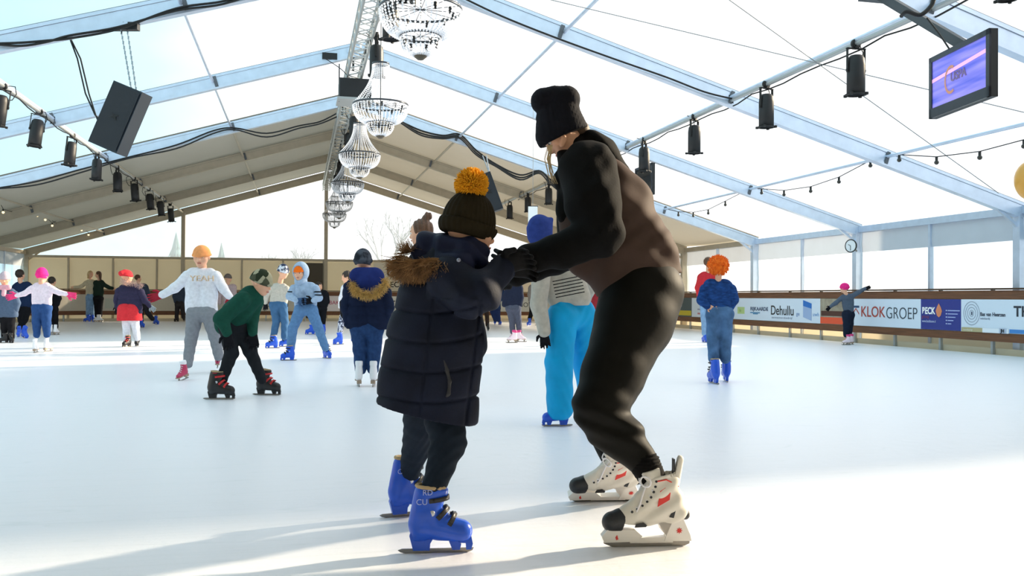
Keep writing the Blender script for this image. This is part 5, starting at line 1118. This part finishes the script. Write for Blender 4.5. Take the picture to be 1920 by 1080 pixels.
RGL = fabric('red_glove', '#9a2636'); PGL = fabric('pink_glove', '#e8437c'); BGL = fabric('black_knit_glove', '#14141a'); HDK = mat('hair_dark', '#2c2019', .55, noise=.3, nscale=60); HBRN = mat('hair_chestnut', '#5a3b26', .55, noise=.3, nscale=60); HBLD = mat('hair_fair', '#cfae7c', .55, noise=.2, nscale=60)
# turquoise trousers
def ex_stripes(F, body, c, Hm, M):
    b = MB()
    for k in range(6):
        pts = [LM @ Vector(F.P(1036+j*9+k*1.2, 528+k*6-j*1.8, -.155+.0035*abs(j-3)**1.5)) for j in range(7)]; b.tube(pts, .0035, 5)
    b.build('sweater_stripes', BLACKF, body)
    S = Sdf(.02); F.seg(S, (1012, 440, 24), (1012, 425, 23)); F.seg(S, (1008, 428, 20), (1010, 408, 4)); F.seg(S, (1020, 428, 18), (1033, 412, 5)); F.emit(S, 'hood', ROYAL, body, .01)
skater((1052, 799), 'bent skater in turquoise trousers and striped grey sweater behind the two joined hands', head=(1014, 445, 54, 150, 20), torso=[[(1024, 500, 25), (1052, 562, 24)], [(1062, 496, 27), (1084, 556, 25)]], arms=[dict(j=[(1016, 510, 18, -.1), (1010, 570, 16, -.1), (1020, 622, 12, -.1)], dir=(.1, 1, 0), glove=BGL), dict(j=[(1085, 505, 18, .1), (1100, 545, 15, .2), (1090, 580, 12, .3)])],
    legs=[[(1056, 592, 28), (1048, 680, 26), (1050, 766, 25)], [(1090, 590, 26, .1), (1096, 680, 22, .25), (1110, 765, 21, .35)]], jacket=dict(m=GREYK, name='sweater', collar=1), trousers=dict(m=TURQ, cut=(1010, 786, 1130, 786)), skates=[('blue', 1043, 799, 188, 0, 50), ('blue', 1112, 786, 190, 0, 45)], hem=(1000, 575, 1120, 572), extra=ex_stripes)
# boy with fur hood
def ex_hood(F, body, c, Hm, M):
    S = Sdf(.02); F.seg(S, (672, 518, 17, -.1), (702, 520, 19, -.1), .8); F.seg(S, (690, 530, 22, -.13), (705, 535, 18, -.13), .8); F.emit(S, 'hood', fabric('royal_navy_hood', '#1d2a66'), body, .01)
    fur(F, [(660, 528, -.13), (667, 546, -.22), (685, 553, -.26), (706, 550, -.26), (722, 536, -.22), (722, 520, -.13)], F.r(5), F.r(11), FURD, body, 900, 4, (0, -.4, -.5))
skater((685, 724), 'boy seen from behind in navy coat with sandy fur hood and white skates', head=(681, 492, 43, 175, 0), torso=[[(670, 536, 21), (672, 606, 24)], [(704, 536, 21), (706, 606, 24)]], arms=[dict(j=[(656, 540, 13), (650, 575, 11), (653, 606, 9)]), dict(j=[(720, 542, 13), (728, 575, 11), (722, 604, 9)])],
    legs=[[(673, 618, 16), (675, 655, 13), (676, 692, 11)], [(703, 618, 16), (702, 655, 13), (699, 692, 11)]], jacket=dict(m=DNAVY, name='coat', quilt=.09), trousers=dict(m=fabric('mid_jeans', '#26406b', noise=.2)), hat=dict(m=GKNIT, top=.5, low=-.12), skates=[('white', 672, 724, 105, 0, 44), ('white', 701, 724, 92, 0, 44)], hem=(640, 616, 740, 618), extra=ex_hood)
# green jacket boy
skater((455, 748), 'crouching boy in green jacket and camouflage hat with black and red skates', head=(490, 531, 46, 78, 18), torso=[[(470, 558, 23), (445, 584, 25), (424, 606, 23)]], arms=[dict(j=[(455, 562, 16, -.1), (415, 598, 14, -.17), (426, 624, 9, -.2)], dir=(.15, 1, 0), glove=BGL, hs=.95), dict(j=[(480, 566, 14, .1), (472, 598, 12, .1), (474, 624, 9, 0)], dir=(.1, 1, 0), glove=BGL, hs=.95)],
    legs=[[(428, 612, 18), (434, 662, 13), (416, 712, 10)], [(448, 612, 17, .05), (468, 655, 13, .08), (491, 712, 9, .1)]], jacket=dict(m=GREEN), trousers=dict(m=fabric('black_track_trousers', '#1e2126')), hat=dict(m=CAMO, top=.46, low=-.0), skates=[('black', 413, 749, 4, 0, 50), ('black', 502, 741, 356, 0, 46)], hem=None)
def ex_yeah(F, body, c, Hm, M):
    t = text('YEAH', F.r(15), LM @ Vector(F.P(356, 527, -.135)), RT0, (0, 0, 1), mat('gold_print', '#d2b89c', .6), body, ext=.012, width=F.r(44)); t.name = 'sweater_print'
skater(None, 'girl with arms spread in white sweater printed YEAH and pale orange hat', D=10.75, head=(378, 482, 42, 3, 4), torso=[[(362, 517, 15), (364, 580, 17)], [(393, 517, 15), (391, 580, 17)]], arms=[dict(j=[(352, 518, 11), (328, 540, 9), (304, 553, 7)], dir=(-1, .3, 0), glove=RGL, hs=.85), dict(j=[(404, 518, 11), (418, 540, 9), (430, 556, 7)], dir=(.5, 1, 0), glove=RGL)],
    legs=[[(366, 588, 16), (358, 638, 11), (352, 682, 9, -.1)], [(392, 588, 16), (403, 632, 11), (410, 668, 9)]], jacket=dict(m=WHITEF, name='sweater', fold=.004), trousers=dict(m=LGREY, name='leggings'), hat=dict(m=fabric('pale_orange_knit', '#eb9c62'), top=.42, low=.05), skates=[('magenta', 343, 713, 250, -12, 33), ('magenta', 408, 690, 285, 0, 33, 0, .1)], hem=(340, 588, 412, 588), extra=ex_yeah)  # haze over the hat is put into its paler orange
# orange beanie, grey blue hoodie
def ex_p7(F, body, c, Hm, M):
    def W(x, y, z): return c+(np.array([x, y, z])*Hm)@M
    S = Sdf(.02); S.ell(W(0, .08, -.1), np.array([.5, .62, .5])*Hm, M); S.ell(W(0, .03, .45), np.array([.36, .46, .5])*Hm, M, sub=True); S.cap(W(0, -.5, .05), W(0, -.5, -.25), .35*Hm, .3*Hm); F.emit(S, 'hood', GREYB, body, .012)
    for s, (x0, y0) in ((-1, (547, 547)), (1, (594.5, 547))):
        for k in (0, 6): S = Sdf(0); S.cap(F.P(x0+k*.4*s, y0+k-4), F.P(x0+k*.4*s, y0+k+4), F.r(8.1), F.r(8.1), k=0); S.cut((0, 1, 0), F.P(x0, y0+k-1)); S.cut((0, -1, 0), F.P(x0, y0+k+1.5)); F.emit(S, 'sleeve_stripe', BLACKF, body, .007)
skater((572, 675), 'child in grey blue hoodie over an orange cap, jeans and blue skates', head=(563, 512, 31, -12, 5), torso=[[(560, 540, 11), (564, 572, 12)], [(583, 540, 11), (582, 572, 12)]], arms=[dict(j=[(551, 541, 8), (543, 556, 7), (558, 564, 5, -.12)], dir=(1, 0, -.3), glove=fabric('blue_glove', '#3a567c'), hs=.9), dict(j=[(591, 541, 8), (598, 558, 7), (586, 564, 5, -.12)], dir=(-1, .1, -.3), glove=BGL, hs=.9)],
    legs=[[(564, 580, 12), (549, 615, 9), (545, 652, 8)], [(583, 580, 12), (597, 615, 9), (610, 652, 7)]], jacket=dict(m=GREYB, name='hoodie'), trousers=dict(m=fabric('washed_jeans', '#5d82ad', noise=.12), name='jeans'), hat=dict(m=ORANGE, top=.42, low=.12), skates=[('blue', 540, 676, 195, 0, 26), ('blue', 613, 672, 312, 0, 26)], hem=(530, 579, 610, 579), extra=ex_p7)
skater((523, 652), 'child in patterned navy hat, pale grey sweater and jeans behind the green jacket', head=(531, 510, 25, 55, 12), torso=[[(516, 540, 9), (516, 566, 10)], [(530, 540, 9), (530, 566, 10)]], arms=[dict(j=[(508, 541, 6), (500, 556, 5), (498, 568, 4)], dir=(0, 1, 0), glove=BGL), dict(j=[(537, 541, 6), (541, 553, 5), (536, 562, 4)], dir=(0, 1, 0), glove=BGL)],
    legs=[[(514, 572, 9), (518, 602, 7), (512, 636, 6)], [(530, 572, 9), (534, 602, 7), (533, 632, 6)]], jacket=dict(m=GREYK, name='sweater'), trousers=dict(m=JEANS, name='jeans'), hat=dict(m=NAVW, low=.0), skates=[('blue', 510, 653, 200, 0, 23), ('blue', 535, 650, 210, 0, 22)], hem=(490, 572, 550, 572))
def ex_p9(F, body, c, Hm, M): S = Sdf(.02); F.seg(S, (645, 568, 9), (650, 590, 12)); F.seg(S, (655, 568, 9), (658, 590, 12)); F.cutline(S, 630, 598, 670, 594); F.emit(S, 'dark_tunic', BLACKF, body)
skater(None, 'dark haired skater in white vest and patterned leggings behind the fur hood', D=18.0, head=(650, 520, 22, -80, 12), torso=[[(648, 540, 8), (650, 566, 9)], [(658, 540, 8), (660, 566, 9)]], arms=[dict(j=[(645, 542, 5), (640, 558, 5), (638, 575, 4)])], legs=[[(648, 580, 8), (640, 605, 6), (637, 625, 5)], [(658, 580, 8), (655, 602, 6), (664, 622, 5)]], jacket=dict(m=WHITEF, name='vest'), trousers=dict(m=PATL, name='leggings'), hair=dict(m=HDK, long=.2), skates=[('blue2', 634, 646, 230, 0, 22), ('blue2', 668, 640, 230, 0, 22)], extra=ex_p9)
skater(None, 'skater in black with a pink glove hidden behind the grey blue hoodie', D=22.5, head=(598, 538, 17, 40, 10), torso=[[(600, 552, 8), (599, 572, 8)], [(608, 552, 8), (607, 572, 8)]], arms=[dict(j=[(612, 553, 5), (614, 566, 4), (604, 572, 3)], dir=(-1, 0, 0), glove=PGL, hs=1.)], legs=[[(598, 580, 6), (594, 598, 5), (587, 612, 4)], [(607, 580, 6), (606, 598, 5), (606, 612, 4)]], jacket=dict(m=BLACKF), trousers=dict(m=BLACKF), hair=dict(m=HDK), skates=[('blue2', 582, 627, 190, 0, 18), ('blue2', 605, 627, 250, 0, 18)])
# right hand side
def ex_ball(F, body, c, Hm, M): fluff(F.P(1347, 498, .0), F.r(19.5), mat('orange_wool', '#ff7a1a', .9, noise=.2, nscale=25), 'bobble_hat', body, 1500, 8, .92)
skater((1349, 718), 'child in fluffy orange hat and denim jacket seen from behind, blue skates', head=(1347, 503, 31, 172, 0), torso=[[(1334, 540, 17), (1338, 572, 16)], [(1358, 540, 17), (1358, 572, 16)]], arms=[dict(j=[(1322, 543, 11), (1317, 563, 10), (1326, 574, 7, -.05)], dir=(1, .4, 0), hs=.7), dict(j=[(1370, 543, 11), (1375, 562, 10), (1369, 577, 7)], dir=(0, 1, 0), hs=.7)],
    legs=[[(1339, 588, 15), (1337, 630, 12), (1338, 672, 10)], [(1360, 588, 15), (1360, 630, 12), (1360, 672, 10)]], jacket=dict(m=DENIM), trousers=dict(m=fabric('faded_jeans', '#4a6a92', noise=.35, nscale=9), name='jeans'), skates=[('blue', 1338, 719, 98, 0, 44), ('blue', 1361, 715, 84, 0, 44)], hem=(1300, 580, 1390, 577), extra=ex_ball)
skater(None, 'tall skater in red jacket and light jeans behind the denim jacket', D=19.0, head=(1329, 494, 22, 130, 0), torso=[[(1321, 520, 11), (1322, 548, 11)], [(1335, 520, 11), (1334, 548, 11)]], arms=[dict(j=[(1314, 521, 7), (1309, 540, 6), (1312, 556, 5)], dir=(.1, 1, 0), glove=BGL), dict(j=[(1344, 521, 7), (1348, 540, 6), (1345, 556, 5)])], legs=[[(1321, 560, 10), (1322, 595, 8), (1322, 625, 6)], [(1335, 560, 10), (1338, 595, 8), (1338, 625, 6)]],
    jacket=dict(m=RED), trousers=dict(m=JEANSL, name='jeans'), hair=dict(m=HBRN), skates=[('blue2', 1321, 642, 100, 0, 20), ('blue2', 1340, 642, 80, 0, 20)])
skater(None, 'girl in hot pink cap and grey top holding the side barrier', D=18.6, head=(1583, 540, 19, -140, 0), torso=[[(1584, 559, 7), (1588, 580, 7)], [(1594, 558, 7), (1594, 580, 7)]], arms=[dict(j=[(1580, 557, 4), (1567, 568, 4), (1557, 575, 3)], dir=(-1, 1, 0), glove=BGL), dict(j=[(1596, 556, 5), (1610, 548, 4), (1622, 541, 3)], dir=(1, -.3, 0), glove=BGL)],
    legs=[[(1588, 590, 9), (1588, 608, 7), (1586, 628, 5)], [(1594, 590, 8, .05), (1594, 608, 6, .05), (1592, 628, 5, .05)]], jacket=dict(m=fabric('slate_top', '#566172'), name='top'), trousers=dict(m=fabric('blue_black_leggings', '#1b2436')), hat=dict(m=PINK, top=.4, low=-.2, name='helmet_cap'), skates=[('pink', 1587, 647, 190, 0, 18), ('pink', 1593, 646, 190, 0, 18)])
# left hand side
skater((80, 660), 'girl with arms out in hot pink hat, white top and jeans', head=(79, 517, 26, 178, 0), torso=[[(70, 541, 11), (71, 568, 11)], [(87, 541, 11), (86, 568, 11)]], arms=[dict(j=[(62, 541, 7), (46, 550, 5), (31, 554, 4)], dir=(-1, .25, 0), glove=PGL, hs=1.), dict(j=[(95, 541, 7), (112, 549, 5), (127, 552, 4)], dir=(1, .2, 0), glove=PGL, hs=1.)],
    legs=[[(70, 578, 10), (69, 606, 8), (69, 628, 6)], [(87, 578, 10), (87, 606, 8), (88, 628, 6)]], jacket=dict(m=PINKW, name='sweater'), trousers=dict(m=fabric('navy_jeans', '#2a4a7e'), name='jeans'), hat=dict(m=PINK, top=.5, low=-.2), skates=[('white', 67, 661, 100, 0, 24), ('white', 90, 659, 80, 0, 24)], hem=(50, 574, 110, 574))
def ex_p15(F, body, c, Hm, M):
    S = Sdf(.01); F.seg(S, (236, 580, 15), (236, 598, 16)); F.seg(S, (250, 580, 14), (251, 598, 15)); F.cutline(S, 215, 601, 270, 601); F.emit(S, 'red_skirt', RED, body)
    fur(F, [(226, 527, -.1), (240, 530, -.16), (255, 532, -.16), (268, 538, -.1)], F.r(3), F.r(6), mat('fur_mauve', '#a58c86', .9), body, 300, 3)
skater((247, 650), 'girl in red beret, dark hooded coat, red skirt and black skates', head=(238, 519, 25, 150, 0), torso=[[(235, 546, 14), (235, 582, 16)], [(252, 546, 14), (252, 582, 15)]], arms=[dict(j=[(224, 546, 8), (219, 562, 6), (220, 574, 5)], dir=(0, 1, 0), glove=BGL), dict(j=[(263, 548, 8), (272, 564, 6), (281, 574, 4)], dir=(1, .8, 0), glove=fabric('grey_glove', '#7f8a92'))],
    legs=[[(237, 592, 10), (237, 612, 7), (237, 634, 6)], [(251, 592, 10), (254, 612, 7), (257, 634, 6)]], jacket=dict(m=fabric('aubergine_coat', '#2d2b44'), name='coat', quilt=.1), trousers=dict(m=TIGHTW, name='tights'), hat=dict(m=RED, top=.42, low=-.0, slouch=[((0, .3, -.2), (0, .25, -.5), .25, .2)]), skates=[('black', 238, 651, 250, 0, 21), ('black', 257, 649, 280, 0, 21)], hem=(210, 588, 285, 588), extra=ex_p15)
def ex_scarf(F, body, c, Hm, M): S = Sdf(.01); F.seg(S, (3, 539, 5, -.1), (16, 539, 5, -.1)); F.seg(S, (8, 543, 4, -.14), (7, 552, 4, -.16)); F.emit(S, 'scarf', fabric('pink_scarf', '#d9a0ae'), body)
skater((12, 642), 'small child in pale pink hat and scarf with blue grey coat', head=(9, 524, 25, 20, 5), torso=[[(3, 552, 12), (4, 588, 15)], [(19, 552, 12), (20, 588, 14)]], arms=[dict(j=[(-5, 552, 7), (-10, 570, 6), (-6, 582, 5)]), dict(j=[(27, 552, 7), (32, 568, 6), (30, 582, 5)])], legs=[[(8, 598, 8), (8, 615, 6), (8, 634, 5)], [(20, 598, 8), (21, 615, 6), (22, 634, 5)]],
    jacket=dict(m=COATB, name='coat'), trousers=dict(m=BLACKF, name='tights'), hat=dict(m=fabric('rose_grey_knit', '#b9a9b4'), low=.05), skates=[('black2', 7, 643, 220, 0, 18), ('black2', 21, 643, 320, 0, 18)], hem=(-20, 595, 45, 595), extra=ex_scarf)
skater(None, 'dark haired person in dark blue jacket behind the two small girls', D=21.5, head=(38, 516, 20, 170, 0), torso=[[(35, 538, 10), (38, 570, 10)], [(50, 538, 10), (50, 570, 10)]], arms=[dict(j=[(29, 539, 6), (25, 555, 5), (27, 570, 4)]), dict(j=[(56, 539, 6), (61, 555, 5), (60, 570, 4)])], legs=[[(38, 582, 8), (40, 600, 6), (43, 618, 5)], [(50, 582, 8), (46, 600, 6), (36, 615, 5)]], jacket=dict(m=fabric('ink_jacket', '#1d2e4e')), trousers=dict(m=BLACKF), hair=dict(m=HDK), skates=[('blue2', 45, 634, 325, -20, 22), ('blue2', 35, 632, 290, 0, 20)])
skater(None, 'person in black with white skates behind the pink hat girl', D=22.3, head=(98, 528, 17, 170, 0), torso=[[(95, 545, 7), (95, 568, 8)], [(104, 545, 7), (103, 568, 8)]], arms=[dict(j=[(108, 546, 5), (111, 560, 4), (108, 572, 3)])], legs=[[(96, 580, 6), (97, 598, 5), (98, 614, 4)], [(103, 580, 6), (104, 598, 5), (105, 614, 4)]], jacket=dict(m=BLACKF), trousers=dict(m=BLACKF), hair=dict(m=HDK), skates=[('white2', 97, 628, 95, 0, 18), ('white2', 106, 628, 85, 0, 18)])
skater(None, 'fair haired person in cream vest and pale jeans hugging a friend at the far barrier', D=31.0, head=(170, 514, 12, 60, 0), torso=[[(166, 530, 6), (167, 550, 6)], [(174, 530, 6), (174, 550, 6)]], arms=[dict(j=[(162, 530, 4), (152, 537, 3.5), (140, 539, 3)], dir=(-1, 0, 0)), dict(j=[(177, 530, 4), (182, 533, 3), (188, 536, 3)])], legs=[[(167, 558, 6), (166, 575, 4.5), (165, 592, 4)], [(174, 558, 6), (174, 575, 4.5), (174, 592, 4)]], jacket=dict(m=BEIGE, name='vest', fold=.01), trousers=dict(m=JEANSL, name='jeans'), hair=dict(m=HBLD, long=.6), skates=[('blue2', 164, 603.5, 200, 0, 13), ('blue2', 174, 603.5, 300, 0, 13)])
skater(None, 'long haired person in dark green coat hugging the one in cream vest', D=30.9, head=(184, 515, 12, -70, 0), torso=[[(181, 531, 6), (181, 553, 6)], [(189, 531, 6), (188, 553, 6)]], arms=[dict(j=[(193, 532, 4), (202, 538, 3.5), (211, 541, 3)], dir=(1, 0, 0))], legs=[[(181, 560, 6), (181, 577, 4), (181, 592, 3.5)], [(188, 560, 6), (188, 577, 4), (188, 592, 3.5)]], jacket=dict(m=DGREEN, name='coat', fold=.01), trousers=dict(m=BLACKF), hair=dict(m=HBRN, long=.9), skates=[('white2', 181, 604, 200, 0, 13), ('white2', 189, 604, 340, 0, 13)])
skater(None, 'brown haired person in dark jacket half hidden by the girl in red skirt', D=28.0, head=(259, 522, 13, 120, 0), torso=[[(260, 538, 7), (262, 562, 7)], [(270, 538, 7), (270, 562, 7)]], arms=[dict(j=[(274, 539, 4.5), (278, 552, 4), (282, 562, 3.5)])], legs=[[(263, 570, 6), (264, 588, 5), (265, 602, 4)], [(270, 570, 6), (278, 588, 4.5), (286, 598, 4)]], jacket=dict(m=SLATE), trousers=dict(m=fabric('dark_grey_cloth', '#2c2a30')), hair=dict(m=HBRN), skates=[('blue2', 266, 614, 320, 0, 16), ('blue2', 292, 608, 330, -10, 15)])
skater(None, 'figure in dark clothes behind the outstretched arm of the girl in white sweater', D=31.5, head=(336, 528, 12, 175, 0), torso=[[(333, 544, 6), (334, 562, 6)], [(341, 544, 6), (340, 562, 6)]], arms=[dict(j=[(329, 544, 4), (327, 556, 3.5), (329, 566, 3)]), dict(j=[(345, 544, 4), (348, 556, 3.5), (346, 566, 3)])], legs=[[(333, 570, 5), (332, 584, 4), (331, 595, 3.5)], [(341, 570, 5), (343, 584, 4), (344, 595, 3.5)]], jacket=dict(m=SLATE), trousers=dict(m=fabric('charcoal_cloth', '#332f30')), hair=dict(m=HBRN), skates=[('black2', 331, 603, 250, 0, 12), ('black2', 345, 603, 290, 0, 12)])
skater(None, 'person in grey hat and pinkish jacket just left of the camouflage hat', D=25.5, head=(428, 522, 15, 120, 0), torso=[[(424, 540, 8), (426, 566, 8)], [(436, 540, 8), (436, 566, 8)]], arms=[dict(j=[(418, 541, 5), (412, 555, 4), (412, 568, 4)])], legs=[[(426, 574, 6), (426, 592, 5), (425, 606, 4)], [(436, 574, 6), (436, 592, 5), (437, 606, 4)]], jacket=dict(m=fabric('dusty_pink', '#bda6a8')), trousers=dict(m=BLACKF), hat=dict(m=fabric('taupe_knit', '#6c625e'), low=0), skates=[('black2', 424, 618, 250, 0, 15), ('black2', 438, 618, 290, 0, 15)])
# middle
skater(None, 'woman with brown hair in a bun behind the parka hood', D=8.3, head=(789, 437, 48, -95, 6), torso=[[(790, 500, 30), (795, 575, 30)], [(822, 500, 30), (822, 575, 30)]], arms=[dict(j=[(780, 508, 20), (776, 560, 16), (788, 600, 12)]), dict(j=[(830, 508, 20), (838, 560, 16), (832, 600, 12)])], legs=[[(796, 600, 28), (798, 660, 20), (798, 715, 15)], [(818, 600, 28), (818, 660, 20), (820, 715, 15)]], jacket=dict(m=BLACKF), trousers=dict(m=BLACKF), hair=dict(m=HBRN, bun=(0, .62, -.34)), skates=[('black', 798, 748, 180, 0, 56), ('black', 824, 744, 180, 0, 56)])
skater(None, 'skater in dark jacket and grey trousers with pink and white skates', D=19.0, head=(968, 514, 20, 150, 0), torso=[[(960, 538, 10), (957, 568, 12)], [(970, 538, 10), (968, 568, 12)]], arms=[dict(j=[(953, 540, 5), (947, 556, 5), (945, 572, 4)]), dict(j=[(976, 541, 5), (977, 556, 5), (975, 572, 4)])], legs=[[(957, 578, 9), (960, 600, 6), (961, 622, 5)], [(968, 578, 9), (972, 600, 6), (974, 622, 5)]], jacket=dict(m=fabric('blue_black_jacket', '#20263a')), trousers=dict(m=fabric('graphite_tights', '#4c5060')), hair=dict(m=HDK), skates=[('pink', 960, 643, 185, 0, 22), ('pink', 977, 641, 350, 0, 20)])
skater(None, 'person in grey coat and black leggings left of the striped sweater', D=29.5, head=(1000, 524, 13, 200, 0), torso=[[(998, 540, 7), (997, 562, 7)], [(1006, 540, 7), (1005, 562, 7)]], arms=[dict(j=[(994, 541, 4), (993, 553, 4), (998, 563, 3)], dir=(.6, 1, 0), hs=.8)], legs=[[(998, 570, 6), (997, 585, 4.5), (993, 598, 4)], [(1005, 570, 6), (1006, 585, 4.5), (1009, 598, 4)]], jacket=dict(m=fabric('dove_coat', '#8c8684'), name='coat'), trousers=dict(m=BLACKF, name='leggings'), hair=dict(m=HBLD, long=.8), skates=[('blue2', 992, 611, 240, 0, 14), ('black2', 1010, 610, 330, 0, 13)])
skater(None, 'small figure in red hat and blue clothes past the parka edge', D=30.0, head=(923, 548, 13, 160, 0), torso=[[(923, 562, 7), (925, 578, 7)], [(931, 562, 7), (932, 578, 7)]], arms=[dict(j=[(937, 563, 4), (940, 560, 4), (943, 545, 3)])], legs=[[(925, 584, 6), (927, 592, 5), (929, 600, 4)], [(932, 584, 6), (933, 592, 5), (935, 600, 4)]], jacket=dict(m=fabric('petrol_jacket', '#22375e')), trousers=dict(m=fabric('ink_trousers', '#20305c')), hat=dict(m=RED, low=-.3), skates=[('blue2', 928, 609, 270, 0, 14), ('blue2', 937, 609, 290, 0, 14)])
skater(None, 'person in brown behind the lower edge of the long parka', D=25.0, head=(905, 522, 16, 170, 0), torso=[[(900, 540, 8), (902, 566, 9)], [(910, 540, 8), (910, 566, 8)]], arms=[dict(j=[(914, 541, 4), (916, 556, 4), (914, 570, 3)])], legs=[[(900, 576, 6), (898, 592, 5), (896, 610, 4)], [(911, 576, 5), (913, 592, 4), (914, 610, 3.5)]], jacket=dict(m=BROWNF), trousers=dict(m=BROWNF), hair=dict(m=HDK), skates=[('black2', 895, 620, 260, 0, 14), ('black2', 915, 620, 280, 0, 14)])
skater(None, 'person in red jacket seen between grey sweater and black thigh', D=24.0, head=(1100, 533, 15, -70, 0), torso=[[(1104, 552, 8), (1104, 576, 9)], [(1114, 552, 8), (1113, 576, 9)]], arms=[dict(j=[(1108, 545, 4, -.2), (1118, 540, 4, -.2), (1128, 541, 3, -.2)])], legs=[[(1105, 584, 7), (1104, 602, 5), (1104, 614, 4)], [(1113, 584, 7), (1113, 602, 5), (1114, 614, 4)]], jacket=dict(m=fabric('wine_jacket', '#8c2a33')), trousers=dict(m=BLACKF), hair=dict(m=HDK), skates=[('black2', 1103, 623, 200, 0, 16), ('black2', 1115, 623, 200, 0, 16)])
skater(None, 'person in bright blue jacket just in front of the black thigh at waist height', D=26.0, head=(1130, 526, 14, 0, 0), torso=[[(1126, 548, 8), (1126, 572, 8)], [(1136, 548, 8), (1136, 572, 8)]], arms=[dict(j=[(1122, 549, 5), (1118, 560, 4), (1120, 572, 3)])], legs=[[(1126, 580, 6), (1126, 598, 5), (1126, 608, 4)], [(1136, 580, 6), (1136, 598, 5), (1136, 608, 4)]], jacket=dict(m=fabric('bright_blue_jacket', '#2a7ab4')), trousers=dict(m=BLACKF), hair=dict(m=HDK), skates=[('black2', 1126, 617, 200, 0, 15), ('black2', 1137, 617, 200, 0, 15)])
